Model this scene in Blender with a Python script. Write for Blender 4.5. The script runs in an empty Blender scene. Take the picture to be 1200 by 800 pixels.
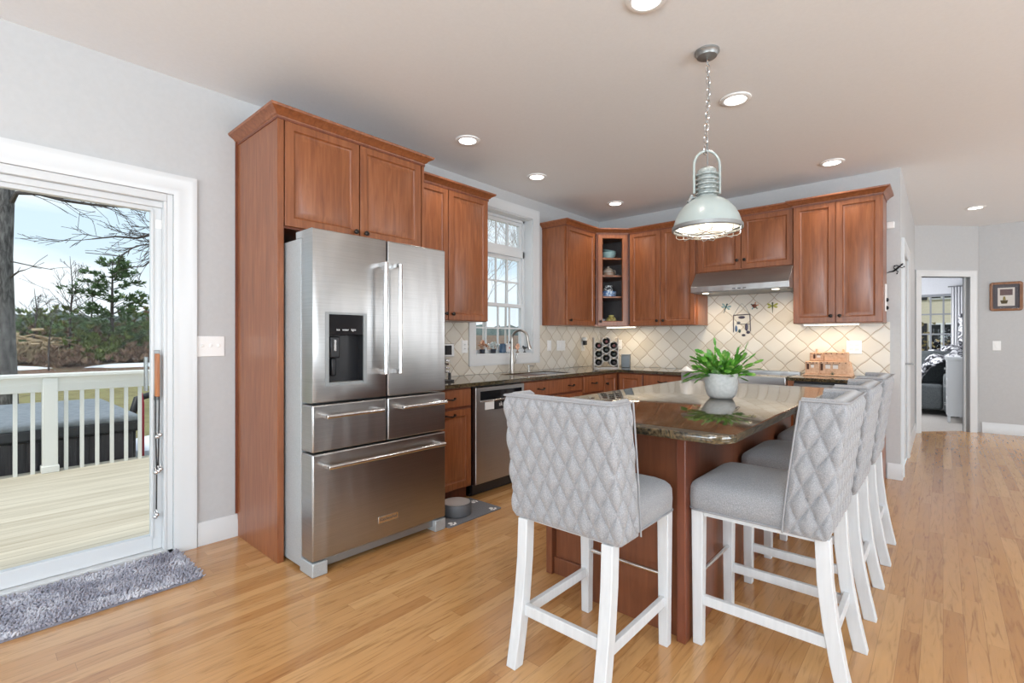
import bpy, bmesh, math, random
from mathutils import Vector, Matrix, noise as mnoise
random.seed(7)
SC = bpy.context.scene
COL = SC.collection
PI = math.pi

# ------------------------------------------------------------------ camera, light, exposure
cd = bpy.data.cameras.new('camera'); cam = bpy.data.objects.new('camera', cd); COL.objects.link(cam)
cam.location = (0, 0, 1.25); cam.rotation_euler = (PI/2, 0, math.radians(41.5))
cd.sensor_width = 36; cd.lens = 571/1200*36; cd.shift_y = -2/1200; cd.clip_start = .05; cd.clip_end = 500
SC.camera = cam
SC.view_settings.view_transform = 'Standard'; SC.view_settings.look = 'None'
SC.view_settings.gamma = 1; SC.view_settings.use_curve_mapping = False
SC.view_settings.exposure = 0.1
SC.cycles.use_denoising = True
SC.cycles.max_bounces = 10; SC.cycles.diffuse_bounces = 5; SC.cycles.glossy_bounces = 5
SC.cycles.transparent_max_bounces = 16; SC.cycles.sample_clamp_indirect = 6

def node(nt, t, **kw):
    n = nt.nodes.new(t)
    for k, v in kw.items(): setattr(n, k, v)
    return n
def ramp(nt, stops, fac=None):
    n = nt.nodes.new('ShaderNodeValToRGB'); e = n.color_ramp.elements
    while len(e) < len(stops): e.new(.5)
    for q, (p, c) in zip(e, stops):
        q.position = p; q.color = tuple(c) + (1,) if len(c) == 3 else c
    if fac is not None: nt.links.new(fac, n.inputs[0])
    return n
def mathn(nt, op, a, b=None):
    n = nt.nodes.new('ShaderNodeMath'); n.operation = op
    for i, v in enumerate((a, b)):
        if v is None: continue
        if isinstance(v, (int, float)): n.inputs[i].default_value = v
        else: nt.links.new(v, n.inputs[i])
    return n.outputs[0]

W = bpy.data.worlds.new('sky'); SC.world = W; W.use_nodes = True
nt = W.node_tree; bg = nt.nodes['Background']
tc = node(nt, 'ShaderNodeTexCoord'); sep = node(nt, 'ShaderNodeSeparateXYZ'); nt.links.new(tc.outputs['Generated'], sep.inputs[0])
grad = ramp(nt, [(0.0, (.55, .60, .62)), (.02, (.74, .82, .88)), (.14, (.58, .72, .83)), (.6, (.44, .60, .80))], sep.outputs[2])
mp = node(nt, 'ShaderNodeMapping'); mp.inputs['Scale'].default_value = (2.2, 2.2, 9); nt.links.new(tc.outputs['Generated'], mp.inputs[0])
cn = node(nt, 'ShaderNodeTexNoise'); cn.inputs['Scale'].default_value = 1.3; cn.inputs['Detail'].default_value = 5; nt.links.new(mp.outputs[0], cn.inputs[0])
cr = ramp(nt, [(.42, (0, 0, 0)), (.62, (1, 1, 1))], cn.outputs[0])
mx = node(nt, 'ShaderNodeMix', data_type='RGBA'); nt.links.new(cr.outputs[0], mx.inputs[0]); nt.links.new(grad.outputs[0], mx.inputs[6]); mx.inputs[7].default_value = (.82, .87, .90, 1)
nt.links.new(mx.outputs[2], bg.inputs[0]); bg.inputs[1].default_value = 1.25

def area(name, loc, rot, sx, sy, power, col=(1, 1, 1)):
    l = bpy.data.lights.new(name, 'AREA'); l.shape = 'RECTANGLE'; l.size = sx; l.size_y = sy; l.energy = power; l.color = col
    o = bpy.data.objects.new(name, l); COL.objects.link(o); o.location = loc; o.rotation_euler = rot; return o
area('added_fill_right', (4.85, 1.6, 1.15), Vector((-.80, .10, .60)).to_track_quat('-Z', 'Y').to_euler(), 4.6, 1.6, 235, (.86, .94, 1))  # area lamp added inside the unseen right window, tilted up to fill the ceiling
area('added_fill_rear', (-.2, -5.8, 1.2), Vector((-.05, .82, .57)).to_track_quat('-Z', 'Y').to_euler(), 5.4, 1.6, 230, (.82, .92, 1))  # added fill lamp near the rear wall, tilted up to brighten the kitchen
area('added_ceiling_fill', (1.2, -2.2, 1.75), Vector((-.36, .50, .80)).to_track_quat('-Z', 'Y').to_euler(), 2.2, 1.6, 170, (.80, .91, 1))  # unseen lamp added behind the camera to brighten the ceiling
area('added_bedroom_fill', (-1.9, 11.2, 1.5), (PI/2, 0, -PI/2), 2.0, 1.6, 110, (.95, .97, 1))  # lamp added out of view to light the bedroom; no window on that side
area('added_hall_fill', (4.85, 7.2, 1.4), (PI/2, 0, PI/2), 2.2, 2.0, 60, (.95, .97, 1))  # area lamp added at the out-of-view right wall to light the hall
sl = bpy.data.lights.new('sun', 'SUN'); sl.energy = 2.3; sl.color = (1, .95, .86); sl.angle = math.radians(8)
so = bpy.data.objects.new('sun', sl); COL.objects.link(so)
so.rotation_euler = Vector((-.16, .52, -.84)).to_track_quat('-Z', 'Y').to_euler()

# ------------------------------------------------------------------ builders
BASE = {}
def setp(o, label=None, cat=None, group=None, kind=None):
    for k, v in (('label', label), ('category', cat), ('group', group), ('kind', kind)):
        if v: o[k] = v
    return o
def thing(name, label, cat, loc=(0, 0, 0), rz=0, group=None):
    o = bpy.data.objects.new(name, None); COL.objects.link(o); o.location = loc; o.rotation_euler = (0, 0, rz)
    o.empty_display_size = .1
    BASE[o.name] = (Vector(loc), rz)
    return setp(o, label, cat, group)

class MB:
    def __init__(s, M=None): s.bm = bmesh.new(); s.M = M
    def v(s, co):
        co = Vector(co)
        return s.bm.verts.new(s.M @ co if s.M else co)
    def f(s, vs):
        try: return s.bm.faces.new(vs)
        except ValueError: return None
    def box(s, x0, x1, y0, y1, z0, z1):
        p = [s.v((x, y, z)) for z in (z0, z1) for y in (y0, y1) for x in (x0, x1)]
        for q in ((0, 2, 3, 1), (4, 5, 7, 6), (0, 1, 5, 4), (2, 6, 7, 3), (0, 4, 6, 2), (1, 3, 7, 5)): s.f([p[i] for i in q])
        return s
    def rings(s, rs, closed=True, cap=True, loop=False):
        R = [[s.v(p) for p in r] for r in rs]; n = len(R[0])
        pairs = list(zip(R, R[1:])) + ([(R[-1], R[0])] if loop else [])
        for a, b in pairs:
            for i in range(n if closed else n-1):
                j = (i+1) % n; s.f([a[i], a[j], b[j], b[i]])
        if cap and not loop:
            s.f(R[0][::-1]); s.f(R[-1])
        return R
    def tube(s, pts, r, n=8, cap=True, sq=False):
        pts = [Vector(p) for p in pts]; rs = r if isinstance(r, (list, tuple)) else [r]*len(pts); out = []
        prev = None
        for i, p in enumerate(pts):
            d = (pts[min(i+1, len(pts)-1)]-pts[max(i-1, 0)]).normalized()
            if prev is None:
                a = Vector((0, 0, 1)) if abs(d.z) < .9 else Vector((1, 0, 0))
                u = d.cross(a).normalized()
            else: u = (prev-d*prev.dot(d)).normalized()
            prev = u; w = d.cross(u)
            ph = PI/4 if sq else 0
            out.append([p+(u*math.cos(ph+2*PI*k/n)+w*math.sin(ph+2*PI*k/n))*rs[i] for k in range(n)])
        s.rings(out, cap=cap); return s
    def torus(s, c, R, r, axis='z', n=40, m=8):
        c = Vector(c); out = []
        for i in range(n):
            a = 2*PI*i/n; ring = []
            for j in range(m):
                b = 2*PI*j/m; rr = R+r*math.cos(b); p = (rr*math.cos(a), rr*math.sin(a), r*math.sin(b))
                if axis == 'x': p = (p[2], p[0], p[1])
                if axis == 'y': p = (p[0], p[2], p[1])
                ring.append(c+Vector(p))
            out.append(ring)
        s.rings(out, loop=True); return s
    def lathe(s, prof, c=(0, 0, 0), n=32, cap=True, fn=None):
        c = Vector(c)
        s.rings([[c+Vector((r*math.cos(2*PI*k/n)*(fn(k) if fn else 1), r*math.sin(2*PI*k/n)*(fn(k) if fn else 1), z)) for k in range(n)] for r, z in prof], cap=cap); return s
    def prism(s, poly, z0, z1):
        s.rings([[(x, y, z0) for x, y in poly], [(x, y, z1) for x, y in poly]]); return s
    def sphere(s, c, r, n=12, m=8, sc=(1, 1, 1)):
        c = Vector(c)
        s.rings([[c+Vector((r*sc[0]*math.sin(PI*i/m)*math.cos(2*PI*k/n), r*sc[1]*math.sin(PI*i/m)*math.sin(2*PI*k/n), -r*sc[2]*math.cos(PI*i/m))) for k in range(n)] for i in [.12]+list(range(1, m))+[m-.12]])
        return s
    def sweep(s, prof, path, closed=False):
        # prof: (out, z); path: (x, y); outward is to the right of the direction of travel
        P = [Vector(p) for p in path]; n = len(P); rs = []
        for i, p in enumerate(P):
            d0 = (P[i]-P[i-1]).normalized() if i > 0 or closed else None
            d1 = (P[(i+1) % n]-P[i]).normalized() if i < n-1 or closed else None
            if d0 is None: d0 = d1
            if d1 is None: d1 = d0
            n0 = Vector((d0.y, -d0.x)); n1 = Vector((d1.y, -d1.x)); m = (n0+n1); m /= max(.2, m.dot(n0))
            rs.append([(p.x+m.x*o, p.y+m.y*o, z) for o, z in prof])
        s.rings(rs, loop=closed); return s
    def door(s, o, u, n, w, h, th=.02, rings=None):
        # panelled front: o lower corner on the carcass face, u along, n outward
        o = Vector(o); u = Vector(u); n = Vector(n); z = Vector((0, 0, 1)); rs = []
        rings = rings or [(0, 0), (0, th-.003), (.003, th), (.050, th), (.053, th-.007), (.060, th-.0115), (.066, th-.0115), (.098, th-.0015), (.101, th-.0005)]
        for i, d in rings:
            rs.append([o+u*i+z*i+n*d, o+u*(w-i)+z*i+n*d, o+u*(w-i)+z*(h-i)+n*d, o+u*i+z*(h-i)+n*d])
        s.rings(rs); return s
    def build(s, name, mat, parent=None, world=True, bevel=0, smooth=35, seg=2, kind=None, label=None):
        bm = s.bm
        bmesh.ops.recalc_face_normals(bm, faces=bm.faces)
        if parent is not None and world:
            L, rz = BASE[parent.name]
            bmesh.ops.transform(bm, matrix=Matrix.Rotation(-rz, 4, 'Z') @ Matrix.Translation(-L), verts=bm.verts)
        me = bpy.data.meshes.new(name); bm.to_mesh(me); bm.free()
        me.polygons.foreach_set('use_smooth', [True]*len(me.polygons)); me.set_sharp_from_angle(angle=math.radians(smooth))
        o = bpy.data.objects.new(name, me); COL.objects.link(o); me.materials.append(mat)
        if bevel:
            b = o.modifiers.new('bevel', 'BEVEL'); b.width = bevel; b.segments = seg; b.limit_method = 'ANGLE'; b.angle_limit = math.radians(40)
        if parent is not None:
            o.parent = parent; BASE[o.name] = BASE[parent.name]
        else: BASE[o.name] = (Vector((0, 0, 0)), 0)
        return setp(o, label, None, None, kind)
def bx(name, mat, parent, *b, bevel=0, **kw): return MB().box(*b).build(name, mat, parent, bevel=bevel, **kw)
def struct(name, mb, mat, **kw):
    o = mb.build(name, mat, **kw); o['kind'] = 'structure'; return o
def kids(o): return [c for c in COL.objects if c.parent == o]
def dup(root, loc, rz=None, label=None):
    r = root.copy(); COL.objects.link(r); r.location = loc
    if rz is not None: r.rotation_euler = (0, 0, rz)
    if label: r['label'] = label
    def rec(a, b):
        for ch in kids(a):
            c = ch.copy(); COL.objects.link(c); c.parent = b; rec(ch, c)
    rec(root, r); return r
def rot_at(p, ang): return Matrix.Translation(Vector(p)) @ Matrix.Rotation(ang, 4, 'Z')

# ------------------------------------------------------------------ materials
def pm(name, col, rough=.5, metal=0, **kw):
    m = bpy.data.materials.new(name); m.use_nodes = True; b = m.node_tree.nodes['Principled BSDF']
    b.inputs['Base Color'].default_value = tuple(col)+(1,); b.inputs['Roughness'].default_value = rough; b.inputs['Metallic'].default_value = metal
    for k, v in kw.items(): b.inputs[k.replace('_', ' ')].default_value = v
    return m
def tex(m, scale=(1, 1, 1), coord='Object'):
    nt = m.node_tree; t = node(nt, 'ShaderNodeTexCoord'); mp = node(nt, 'ShaderNodeMapping'); mp.inputs['Scale'].default_value = scale
    nt.links.new(t.outputs[coord], mp.inputs[0]); return nt, mp.outputs[0], nt.nodes['Principled BSDF']
def noisy(name, stops, scale=(1, 1, 1), ns=5, det=4, rough=.5, metal=0, bump=0, dist=0, coord='Object', **kw):
    m = pm(name, (1, 1, 1), rough, metal, **kw); nt, vec, b = tex(m, scale, coord)
    n = node(nt, 'ShaderNodeTexNoise'); n.inputs['Scale'].default_value = ns; n.inputs['Detail'].default_value = det; n.inputs['Distortion'].default_value = dist
    nt.links.new(vec, n.inputs[0]); r = ramp(nt, stops, n.outputs[0]); nt.links.new(r.outputs[0], b.inputs['Base Color'])
    if bump:
        bp = node(nt, 'ShaderNodeBump'); bp.inputs['Strength'].default_value = bump; bp.inputs['Distance'].default_value = .002
        nt.links.new(n.outputs[0], bp.inputs['Height']); nt.links.new(bp.outputs[0], b.inputs['Normal'])
    return m
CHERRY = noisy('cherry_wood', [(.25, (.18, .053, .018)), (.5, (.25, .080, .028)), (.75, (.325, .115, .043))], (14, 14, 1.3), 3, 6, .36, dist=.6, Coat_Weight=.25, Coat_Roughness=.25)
CHERRYD = noisy('cherry_wood_dark', [(.3, (.13, .035, .016)), (.7, (.19, .055, .025))], (14, 14, 1.3), 3, 5, .38)
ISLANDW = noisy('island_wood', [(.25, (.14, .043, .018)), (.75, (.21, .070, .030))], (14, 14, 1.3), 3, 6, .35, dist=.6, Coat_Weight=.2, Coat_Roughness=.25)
INSIDE = noisy('cabinet_inside', [(.3, (.10, .085, .085)), (.7, (.13, .11, .11))], (8, 8, 1), 3, 3, .6)
WALL = noisy('wall_paint', [(.3, (.49, .495, .50)), (.7, (.51, .515, .52))], (1, 1, 1), 40, 2, .6)
CEIL = noisy('ceiling_paint', [(.3, (.80, .815, .83)), (.7, (.82, .835, .85))], (1, 1, 1), 60, 2, .75)
TRIM = pm('white_trim', (.64, .655, .665), .3)
WHITE = pm('white_plastic', (.84, .84, .83), .35)
STEEL = noisy('stainless_steel', [(.3, (.40, .395, .39)), (.7, (.48, .475, .47))], (1, 1, 160), 4, 2, .31, 1, bump=.01)
def wavy(m):
    nt = m.node_tree; t = node(nt, 'ShaderNodeTexCoord'); mp = node(nt, 'ShaderNodeMapping'); mp.inputs['Scale'].default_value = (6, 6, .9); nt.links.new(t.outputs['Object'], mp.inputs[0])
    n = node(nt, 'ShaderNodeTexNoise'); n.inputs['Scale'].default_value = 1.6; n.inputs['Detail'].default_value = 1; nt.links.new(mp.outputs[0], n.inputs[0])
    bp = node(nt, 'ShaderNodeBump'); bp.inputs['Strength'].default_value = .35; bp.inputs['Distance'].default_value = .012; nt.links.new(n.outputs[0], bp.inputs['Height'])
    old = [q for q in nt.nodes if q.type == 'BUMP' and q != bp][0]; nt.links.new(bp.outputs[0], old.inputs['Normal'])
wavy(STEEL)
CHROME = pm('brushed_chrome', (.72, .72, .72), .18, 1)
FRSIDE = noisy('fridge_side_grey', [(.4, (.40, .42, .43)), (.6, (.46, .48, .49))], (1, 1, 1), 220, 2, .45, .3)
DKPLAST = pm('black_plastic', (.012, .012, .014), .3)
DKGLASS = pm('black_glass', (.006, .006, .008), .06)
BRONZE = pm('dark_bronze', (.035, .028, .024), .38, .7)
GREYMET = pm('grey_zinc', (.30, .31, .31), .42, .7)
FABRIC = noisy('grey_linen', [(.3, (.22, .22, .23)), (.5, (.285, .285, .295)), (.72, (.38, .38, .39))], (1, 1, 1), 330, 2, .9, bump=.12, Sheen_Weight=.25)
PIPING = pm('grey_piping', (.29, .29, .30), .85)
WHITEW = noisy('white_painted_wood', [(.3, (.57, .58, .59)), (.7, (.63, .64, .65))], (20, 20, 1.5), 3, 3, .42)
LEAFM = noisy('leaf_green', [(.3, (.035, .16, .012)), (.55, (.10, .30, .03)), (.75, (.33, .48, .12))], (1, 1, 1), 22, 2, .42)
SOIL = noisy('potting_soil', [(.3, (.03, .02, .012)), (.7, (.08, .055, .035))], (1, 1, 1), 80, 3, .9)
def glassmat(name, tint=(.98, .99, .99), refl=.025):
    m = bpy.data.materials.new(name); m.use_nodes = True; nt = m.node_tree; nt.nodes.remove(nt.nodes['Principled BSDF'])
    t = node(nt, 'ShaderNodeBsdfTransparent'); t.inputs[0].default_value = tuple(tint)+(1,); g = node(nt, 'ShaderNodeBsdfGlossy'); g.inputs['Roughness'].default_value = .02
    lw = node(nt, 'ShaderNodeLayerWeight'); lw.inputs[0].default_value = .25
    mi = node(nt, 'ShaderNodeMixShader'); sc = mathn(nt, 'MULTIPLY', lw.outputs['Fresnel'], refl*4)
    nt.links.new(sc, mi.inputs[0]); nt.links.new(t.outputs[0], mi.inputs[1]); nt.links.new(g.outputs[0], mi.inputs[2]); nt.links.new(mi.outputs[0], nt.nodes['Material Output'].inputs[0]); return m
GLASS = glassmat('window_glass')
def emis(name, col, s):
    m = pm(name, (.9, .9, .9)); b = m.node_tree.nodes['Principled BSDF']; b.inputs['Emission Color'].default_value = tuple(col)+(1,); b.inputs['Emission Strength'].default_value = s; return m
LAMP = emis('lamp_glow', (1, .97, .92), 6)
WARM = emis('under_cabinet_glow', (1, .86, .62), 5)

def floor_mat():
    m = pm('oak_floor', (1, 1, 1), .24, Coat_Weight=.3, Coat_Roughness=.12); nt, vec, b = tex(m); L = nt.links.new
    sp = node(nt, 'ShaderNodeSeparateXYZ'); L(vec, sp.inputs[0]); pw, pl = .068, 1.1
    xs = mathn(nt, 'DIVIDE', sp.outputs[0], pw); row = mathn(nt, 'FLOOR', xs)
    w1 = node(nt, 'ShaderNodeTexWhiteNoise', noise_dimensions='1D'); L(row, w1.inputs['W'])
    ys = mathn(nt, 'ADD', mathn(nt, 'DIVIDE', sp.outputs[1], pl), mathn(nt, 'MULTIPLY', w1.outputs[0], 7.3)); colm = mathn(nt, 'FLOOR', ys)
    cb = node(nt, 'ShaderNodeCombineXYZ'); L(row, cb.inputs[0]); L(colm, cb.inputs[1])
    w2 = node(nt, 'ShaderNodeTexWhiteNoise', noise_dimensions='2D'); L(cb.outputs[0], w2.inputs[0])
    # grain
    off = node(nt, 'ShaderNodeVectorMath', operation='ADD'); sc = node(nt, 'ShaderNodeVectorMath', operation='SCALE'); L(w2.outputs['Color'], sc.inputs[0]); sc.inputs['Scale'].default_value = 9
    mp = node(nt, 'ShaderNodeMapping'); mp.inputs['Scale'].default_value = (18, 1.6, 1); L(vec, mp.inputs[0]); L(mp.outputs[0], off.inputs[0]); L(sc.outputs[0], off.inputs[1])
    gn = node(nt, 'ShaderNodeTexNoise'); gn.inputs['Scale'].default_value = 2.2; gn.inputs['Detail'].default_value = 6; gn.inputs['Distortion'].default_value = 1.6; L(off.outputs[0], gn.inputs[0])
    tone = ramp(nt, [(0, (.44, .215, .075)), (.35, (.50, .26, .097)), (.7, (.54, .295, .115)), (1, (.60, .345, .145))], w2.outputs['Value'])
    gr = ramp(nt, [(.28, (.58, .50, .43)), (.47, (.98, .97, .96)), (.75, (1.10, 1.08, 1.06))], gn.outputs[0])
    mu = node(nt, 'ShaderNodeMix', data_type='RGBA', blend_type='MULTIPLY'); mu.inputs[0].default_value = .8; L(tone.outputs[0], mu.inputs[6]); L(gr.outputs[0], mu.inputs[7])
    fx = mathn(nt, 'FRACT', xs); ex = mathn(nt, 'MINIMUM', fx, mathn(nt, 'SUBTRACT', 1.0, fx)); gx = mathn(nt, 'LESS_THAN', ex, .014)
    fy = mathn(nt, 'FRACT', ys); gy = mathn(nt, 'LESS_THAN', fy, .0016); gap = mathn(nt, 'MULTIPLY', mathn(nt, 'MAXIMUM', gx, gy), .45)
    m2 = node(nt, 'ShaderNodeMix', data_type='RGBA'); L(gap, m2.inputs[0]); L(mu.outputs[2], m2.inputs[6]); m2.inputs[7].default_value = (.17, .08, .035, 1)
    L(m2.outputs[2], b.inputs['Base Color'])
    bp = node(nt, 'ShaderNodeBump'); bp.inputs['Strength'].default_value = .06; bp.inputs['Distance'].default_value = .001; L(gn.outputs[0], bp.inputs['Height']); L(bp.outputs[0], b.inputs['Normal'])
    return m
FLOOR = floor_mat()
def granite_mat():
    m = pm('granite', (1, 1, 1), .07, Coat_Weight=.4, Coat_Roughness=.03); nt, vec, b = tex(m); L = nt.links.new
    mp = node(nt, 'ShaderNodeMapping'); mp.inputs['Rotation'].default_value = (0, 0, .5); mp.inputs['Scale'].default_value = (7, 2.2, 7); L(vec, mp.inputs[0])
    n1 = node(nt, 'ShaderNodeTexNoise'); n1.inputs['Scale'].default_value = 1.5; n1.inputs['Detail'].default_value = 8; n1.inputs['Roughness'].default_value = .66; n1.inputs['Distortion'].default_value = 1.3; L(mp.outputs[0], n1.inputs[0])
    r1 = ramp(nt, [(.28, (.008, .009, .007)), (.42, (.045, .036, .022)), (.52, (.11, .078, .043)), (.60, (.045, .042, .026)), (.74, (.24, .20, .14))], n1.outputs[0])
    n2 = node(nt, 'ShaderNodeTexNoise'); n2.inputs['Scale'].default_value = 90; n2.inputs['Detail'].default_value = 3; L(vec, n2.inputs[0])
    r2 = ramp(nt, [(.36, (.15, .13, .1)), (.5, (1, 1, 1)), (.66, (1.5, 1.4, 1.25))], n2.outputs[0])
    mu = node(nt, 'ShaderNodeMix', data_type='RGBA', blend_type='MULTIPLY'); mu.inputs[0].default_value = .75; L(r1.outputs[0], mu.inputs[6]); L(r2.outputs[0], mu.inputs[7]); L(mu.outputs[2], b.inputs['Base Color']); return m
GRANITE = granite_mat()
def tile_mat(name, axis):
    m = pm(name, (1, 1, 1), .3); nt, vec, b = tex(m); L = nt.links.new
    sp = node(nt, 'ShaderNodeSeparateXYZ'); L(vec, sp.inputs[0]); u = sp.outputs[axis]; z = mathn(nt, 'SUBTRACT', sp.outputs[2], .985)
    k = 1/.2; a = mathn(nt, 'MULTIPLY', mathn(nt, 'ADD', u, z), k); c = mathn(nt, 'MULTIPLY', mathn(nt, 'SUBTRACT', u, z), k)
    def wob(p, q): return mathn(nt, 'ADD', p, mathn(nt, 'MULTIPLY', mathn(nt, 'SINE', mathn(nt, 'MULTIPLY', q, 2*PI)), .024))
    a2, c2 = wob(a, c), wob(c, a)
    def edge(p):
        f = mathn(nt, 'FRACT', p); return mathn(nt, 'MINIMUM', f, mathn(nt, 'SUBTRACT', 1.0, f))
    e = mathn(nt, 'MINIMUM', edge(a2), edge(c2))
    cb = node(nt, 'ShaderNodeCombineXYZ'); L(mathn(nt, 'FLOOR', a2), cb.inputs[0]); L(mathn(nt, 'FLOOR', c2), cb.inputs[1])
    wn = node(nt, 'ShaderNodeTexWhiteNoise', noise_dimensions='2D'); L(cb.outputs[0], wn.inputs[0])
    tone = ramp(nt, [(0, (.60, .545, .46)), (.5, (.68, .63, .55)), (1, (.73, .69, .62))], wn.outputs['Value'])
    g = ramp(nt, [(.012, (1, 1, 1)), (.028, (0, 0, 0))], e)
    mi = node(nt, 'ShaderNodeMix', data_type='RGBA'); L(g.outputs[0], mi.inputs[0]); L(tone.outputs[0], mi.inputs[6]); mi.inputs[7].default_value = (.42, .33, .23, 1); L(mi.outputs[2], b.inputs['Base Color'])
    bp = node(nt, 'ShaderNodeBump'); bp.inputs['Strength'].default_value = .5; bp.inputs['Distance'].default_value = .004; h = ramp(nt, [(.015, (0, 0, 0)), (.07, (1, 1, 1))], e); L(h.outputs[0], bp.inputs['Height']); L(bp.outputs[0], b.inputs['Normal'])
    return m
TILEX = tile_mat('lantern_tile_back', 0); TILEY = tile_mat('lantern_tile_side', 1)
def deck_mat():
    m = pm('deck_boards', (1, 1, 1), .7); nt, vec, b = tex(m); L = nt.links.new
    sp = node(nt, 'ShaderNodeSeparateXYZ'); L(vec, sp.inputs[0]); xs = mathn(nt, 'DIVIDE', sp.outputs[0], .14); row = mathn(nt, 'FLOOR', xs)
    w = node(nt, 'ShaderNodeTexWhiteNoise', noise_dimensions='1D'); L(row, w.inputs['W']); t = ramp(nt, [(0, (.50, .44, .34)), (1, (.62, .56, .45))], w.outputs[0])
    mp = node(nt, 'ShaderNodeMapping'); mp.inputs['Scale'].default_value = (12, .8, 1); L(vec, mp.inputs[0]); n = node(nt, 'ShaderNodeTexNoise'); n.inputs['Scale'].default_value = 2; n.inputs['Detail'].default_value = 5; L(mp.outputs[0], n.inputs[0])
    g = ramp(nt, [(.3, (.8, .78, .74)), (.7, (1.1, 1.1, 1.1))], n.outputs[0]); mu = node(nt, 'ShaderNodeMix', data_type='RGBA', blend_type='MULTIPLY'); mu.inputs[0].default_value = .8; L(t.outputs[0], mu.inputs[6]); L(g.outputs[0], mu.inputs[7])
    f = mathn(nt, 'FRACT', xs); gp = mathn(nt, 'LESS_THAN', f, .04); m2 = node(nt, 'ShaderNodeMix', data_type='RGBA'); L(gp, m2.inputs[0]); L(mu.outputs[2], m2.inputs[6]); m2.inputs[7].default_value = (.26, .21, .14, 1); L(m2.outputs[2], b.inputs['Base Color']); return m
DECK = deck_mat()
# ------------------------------------------------------------------ room shell
XL, YB, CE = -3.384, 5.55, 2.79
XW = -.285                                   # end of the kitchen back wall
DA = (XW, 8.495); DL = .916; DM = rot_at((DA[0], DA[1], 0), PI/4)
struct('floor', MB().prism([(XL, -6), (5, -6), (5, 9.14), (.363, 9.14), (.363-.06, 9.2), (XW-.06, 8.555), (XW, 8.495), (XW, YB), (XL, YB)], -.08, 0), FLOOR)
struct('ceiling', MB().prism([(XL-.2, -6.2), (5.2, -6.2), (5.2, 9.3), (-.2, 9.3), (-.5, 8.7), (-.5, 5.75), (XL-.2, 5.75)], CE, CE+.1), CEIL)
DY0, DY1, DH = -1.05, .825, 2.10
w = MB(); t = XL-.16
w.box(t, XL, -6, DY0, -.3, CE).box(t, XL, DY0, DY1, DH, CE).box(t, XL, DY1, 3.29, -.3, CE)
w.box(t, XL, 3.29, 4.165, -.3, 1.097).box(t, XL, 3.29, 4.165, 2.575, CE).box(t, XL, 4.165, YB+.14, -.3, CE).box(t, XL, DY0, DY1, -.3, -.02)
struct('wall_left', w, WALL)
struct('wall_back', MB().box(XL, XW, YB, YB+.12, 0, CE), WALL)
w = MB(); w.box(XW-.12, XW, YB+.12, 5.78, 0, CE).box(XW-.12, XW, 5.78, 6.62, 2.08, CE).box(XW-.12, XW, 6.62, 8.5, 0, CE)
struct('wall_pantry', w, WALL)
w = MB(DM); w.box(-.02, .085, 0, .1, 0, CE).box(.085, .785, 0, .1, 2.10, CE).box(.785, DL+.03, 0, .1, 0, CE)
struct('wall_diagonal', w, WALL)
struct('wall_hall', MB().box(.363, 5.12, 9.14, 9.24, 0, CE), WALL)
w = MB(); x0, x1 = 5, 5.12
w.box(x0, x1, -6, -.8, 0, CE).box(x0, x1, -.8, 3.2, 0, .35).box(x0, x1, -.8, 3.2, 2.35, CE).box(x0, x1, 3.2, 6.1, 0, CE).box(x0, x1, 6.1, 8.3, 0, .4).box(x0, x1, 6.1, 8.3, 2.35, CE).box(x0, x1, 8.3, 9.24, 0, CE)
struct('wall_right', w, WALL)
w = MB(); w.box(XL-.16, -2.9, -6.12, -6, 0, CE).box(-2.9, 2.3, -6.12, -6, 0, .4).box(-2.9, 2.3, -6.12, -6, 2.35, CE).box(2.3, 5.12, -6.12, -6, 0, CE)
struct('wall_rear', w, WALL)
def win_grid(name, M, w_, z0, z1, n):
    m = MB(M); m.box(0, .05, -.03, .03, z0, z1).box(w_-.05, w_, -.03, .03, z0, z1).box(.05, w_-.05, -.03, .03, z0, z0+.05).box(.05, w_-.05, -.03, .03, z1-.05, z1)
    for i in range(1, n): m.box(w_*i/n-.03, w_*i/n+.03, -.03, .03, z0+.05, z1-.05)
    fr = struct(name, m, TRIM, bevel=.004)
    MB(M).box(.05, w_-.05, -.004, .004, z0+.05, z1-.05).build('pane', GLASS, fr)
win_grid('window_2', rot_at((5.06, -.8, 0), PI/2), 4.0, .35, 2.35, 4)
win_grid('window_3', rot_at((5.06, 6.1, 0), PI/2), 2.2, .4, 2.35, 2)
win_grid('window_4', rot_at((-2.9, -6.06, 0), 0), 5.2, .4, 2.35, 4)
# bedroom shell beyond the diagonal door
struct('floor_bedroom', MB().prism([(XW-.06, 8.555), (.363-.06, 9.2), (.363, 9.24), (1.6, 9.24), (1.6, 13.2), (-2.4, 13.2), (-2.4, 8.555)], -.08, .004), noisy('carpet_beige_grey', [(.3, (.40, .37, .34)), (.7, (.52, .49, .46))], (1, 1, 1), 120, 3, .95, bump=.4))
BW = noisy('bedroom_paint', [(.3, (.62, .63, .66)), (.7, (.65, .66, .69))], (1, 1, 1), 30, 2, .6)
struct('ceiling_bedroom', MB().prism([(XW-.1, 8.6), (.4, 9.3), (1.7, 9.3), (1.7, 13.4), (-2.5, 13.4), (-2.5, 8.6)], 2.62, 2.7), noisy('bedroom_ceiling', [(.3, (.42, .43, .46)), (.7, (.45, .46, .49))], (1, 1, 1), 30, 2, .7))
w = MB(); BX0, BX1, BZ0, BZ1 = -1.2, .22, .55, 2.18
w.box(-2.5, BX0, 13.2, 13.34, 0, 2.7).box(BX1, 1.7, 13.2, 13.34, 0, 2.7).box(BX0, BX1, 13.2, 13.34, 0, BZ0).box(BX0, BX1, 13.2, 13.34, BZ1, 2.7)
struct('wall_bedroom_far', w, BW)
struct('wall_bedroom_left', MB().box(-2.5, -2.4, 8.4, 13.2, 0, 2.7), BW)
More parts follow.
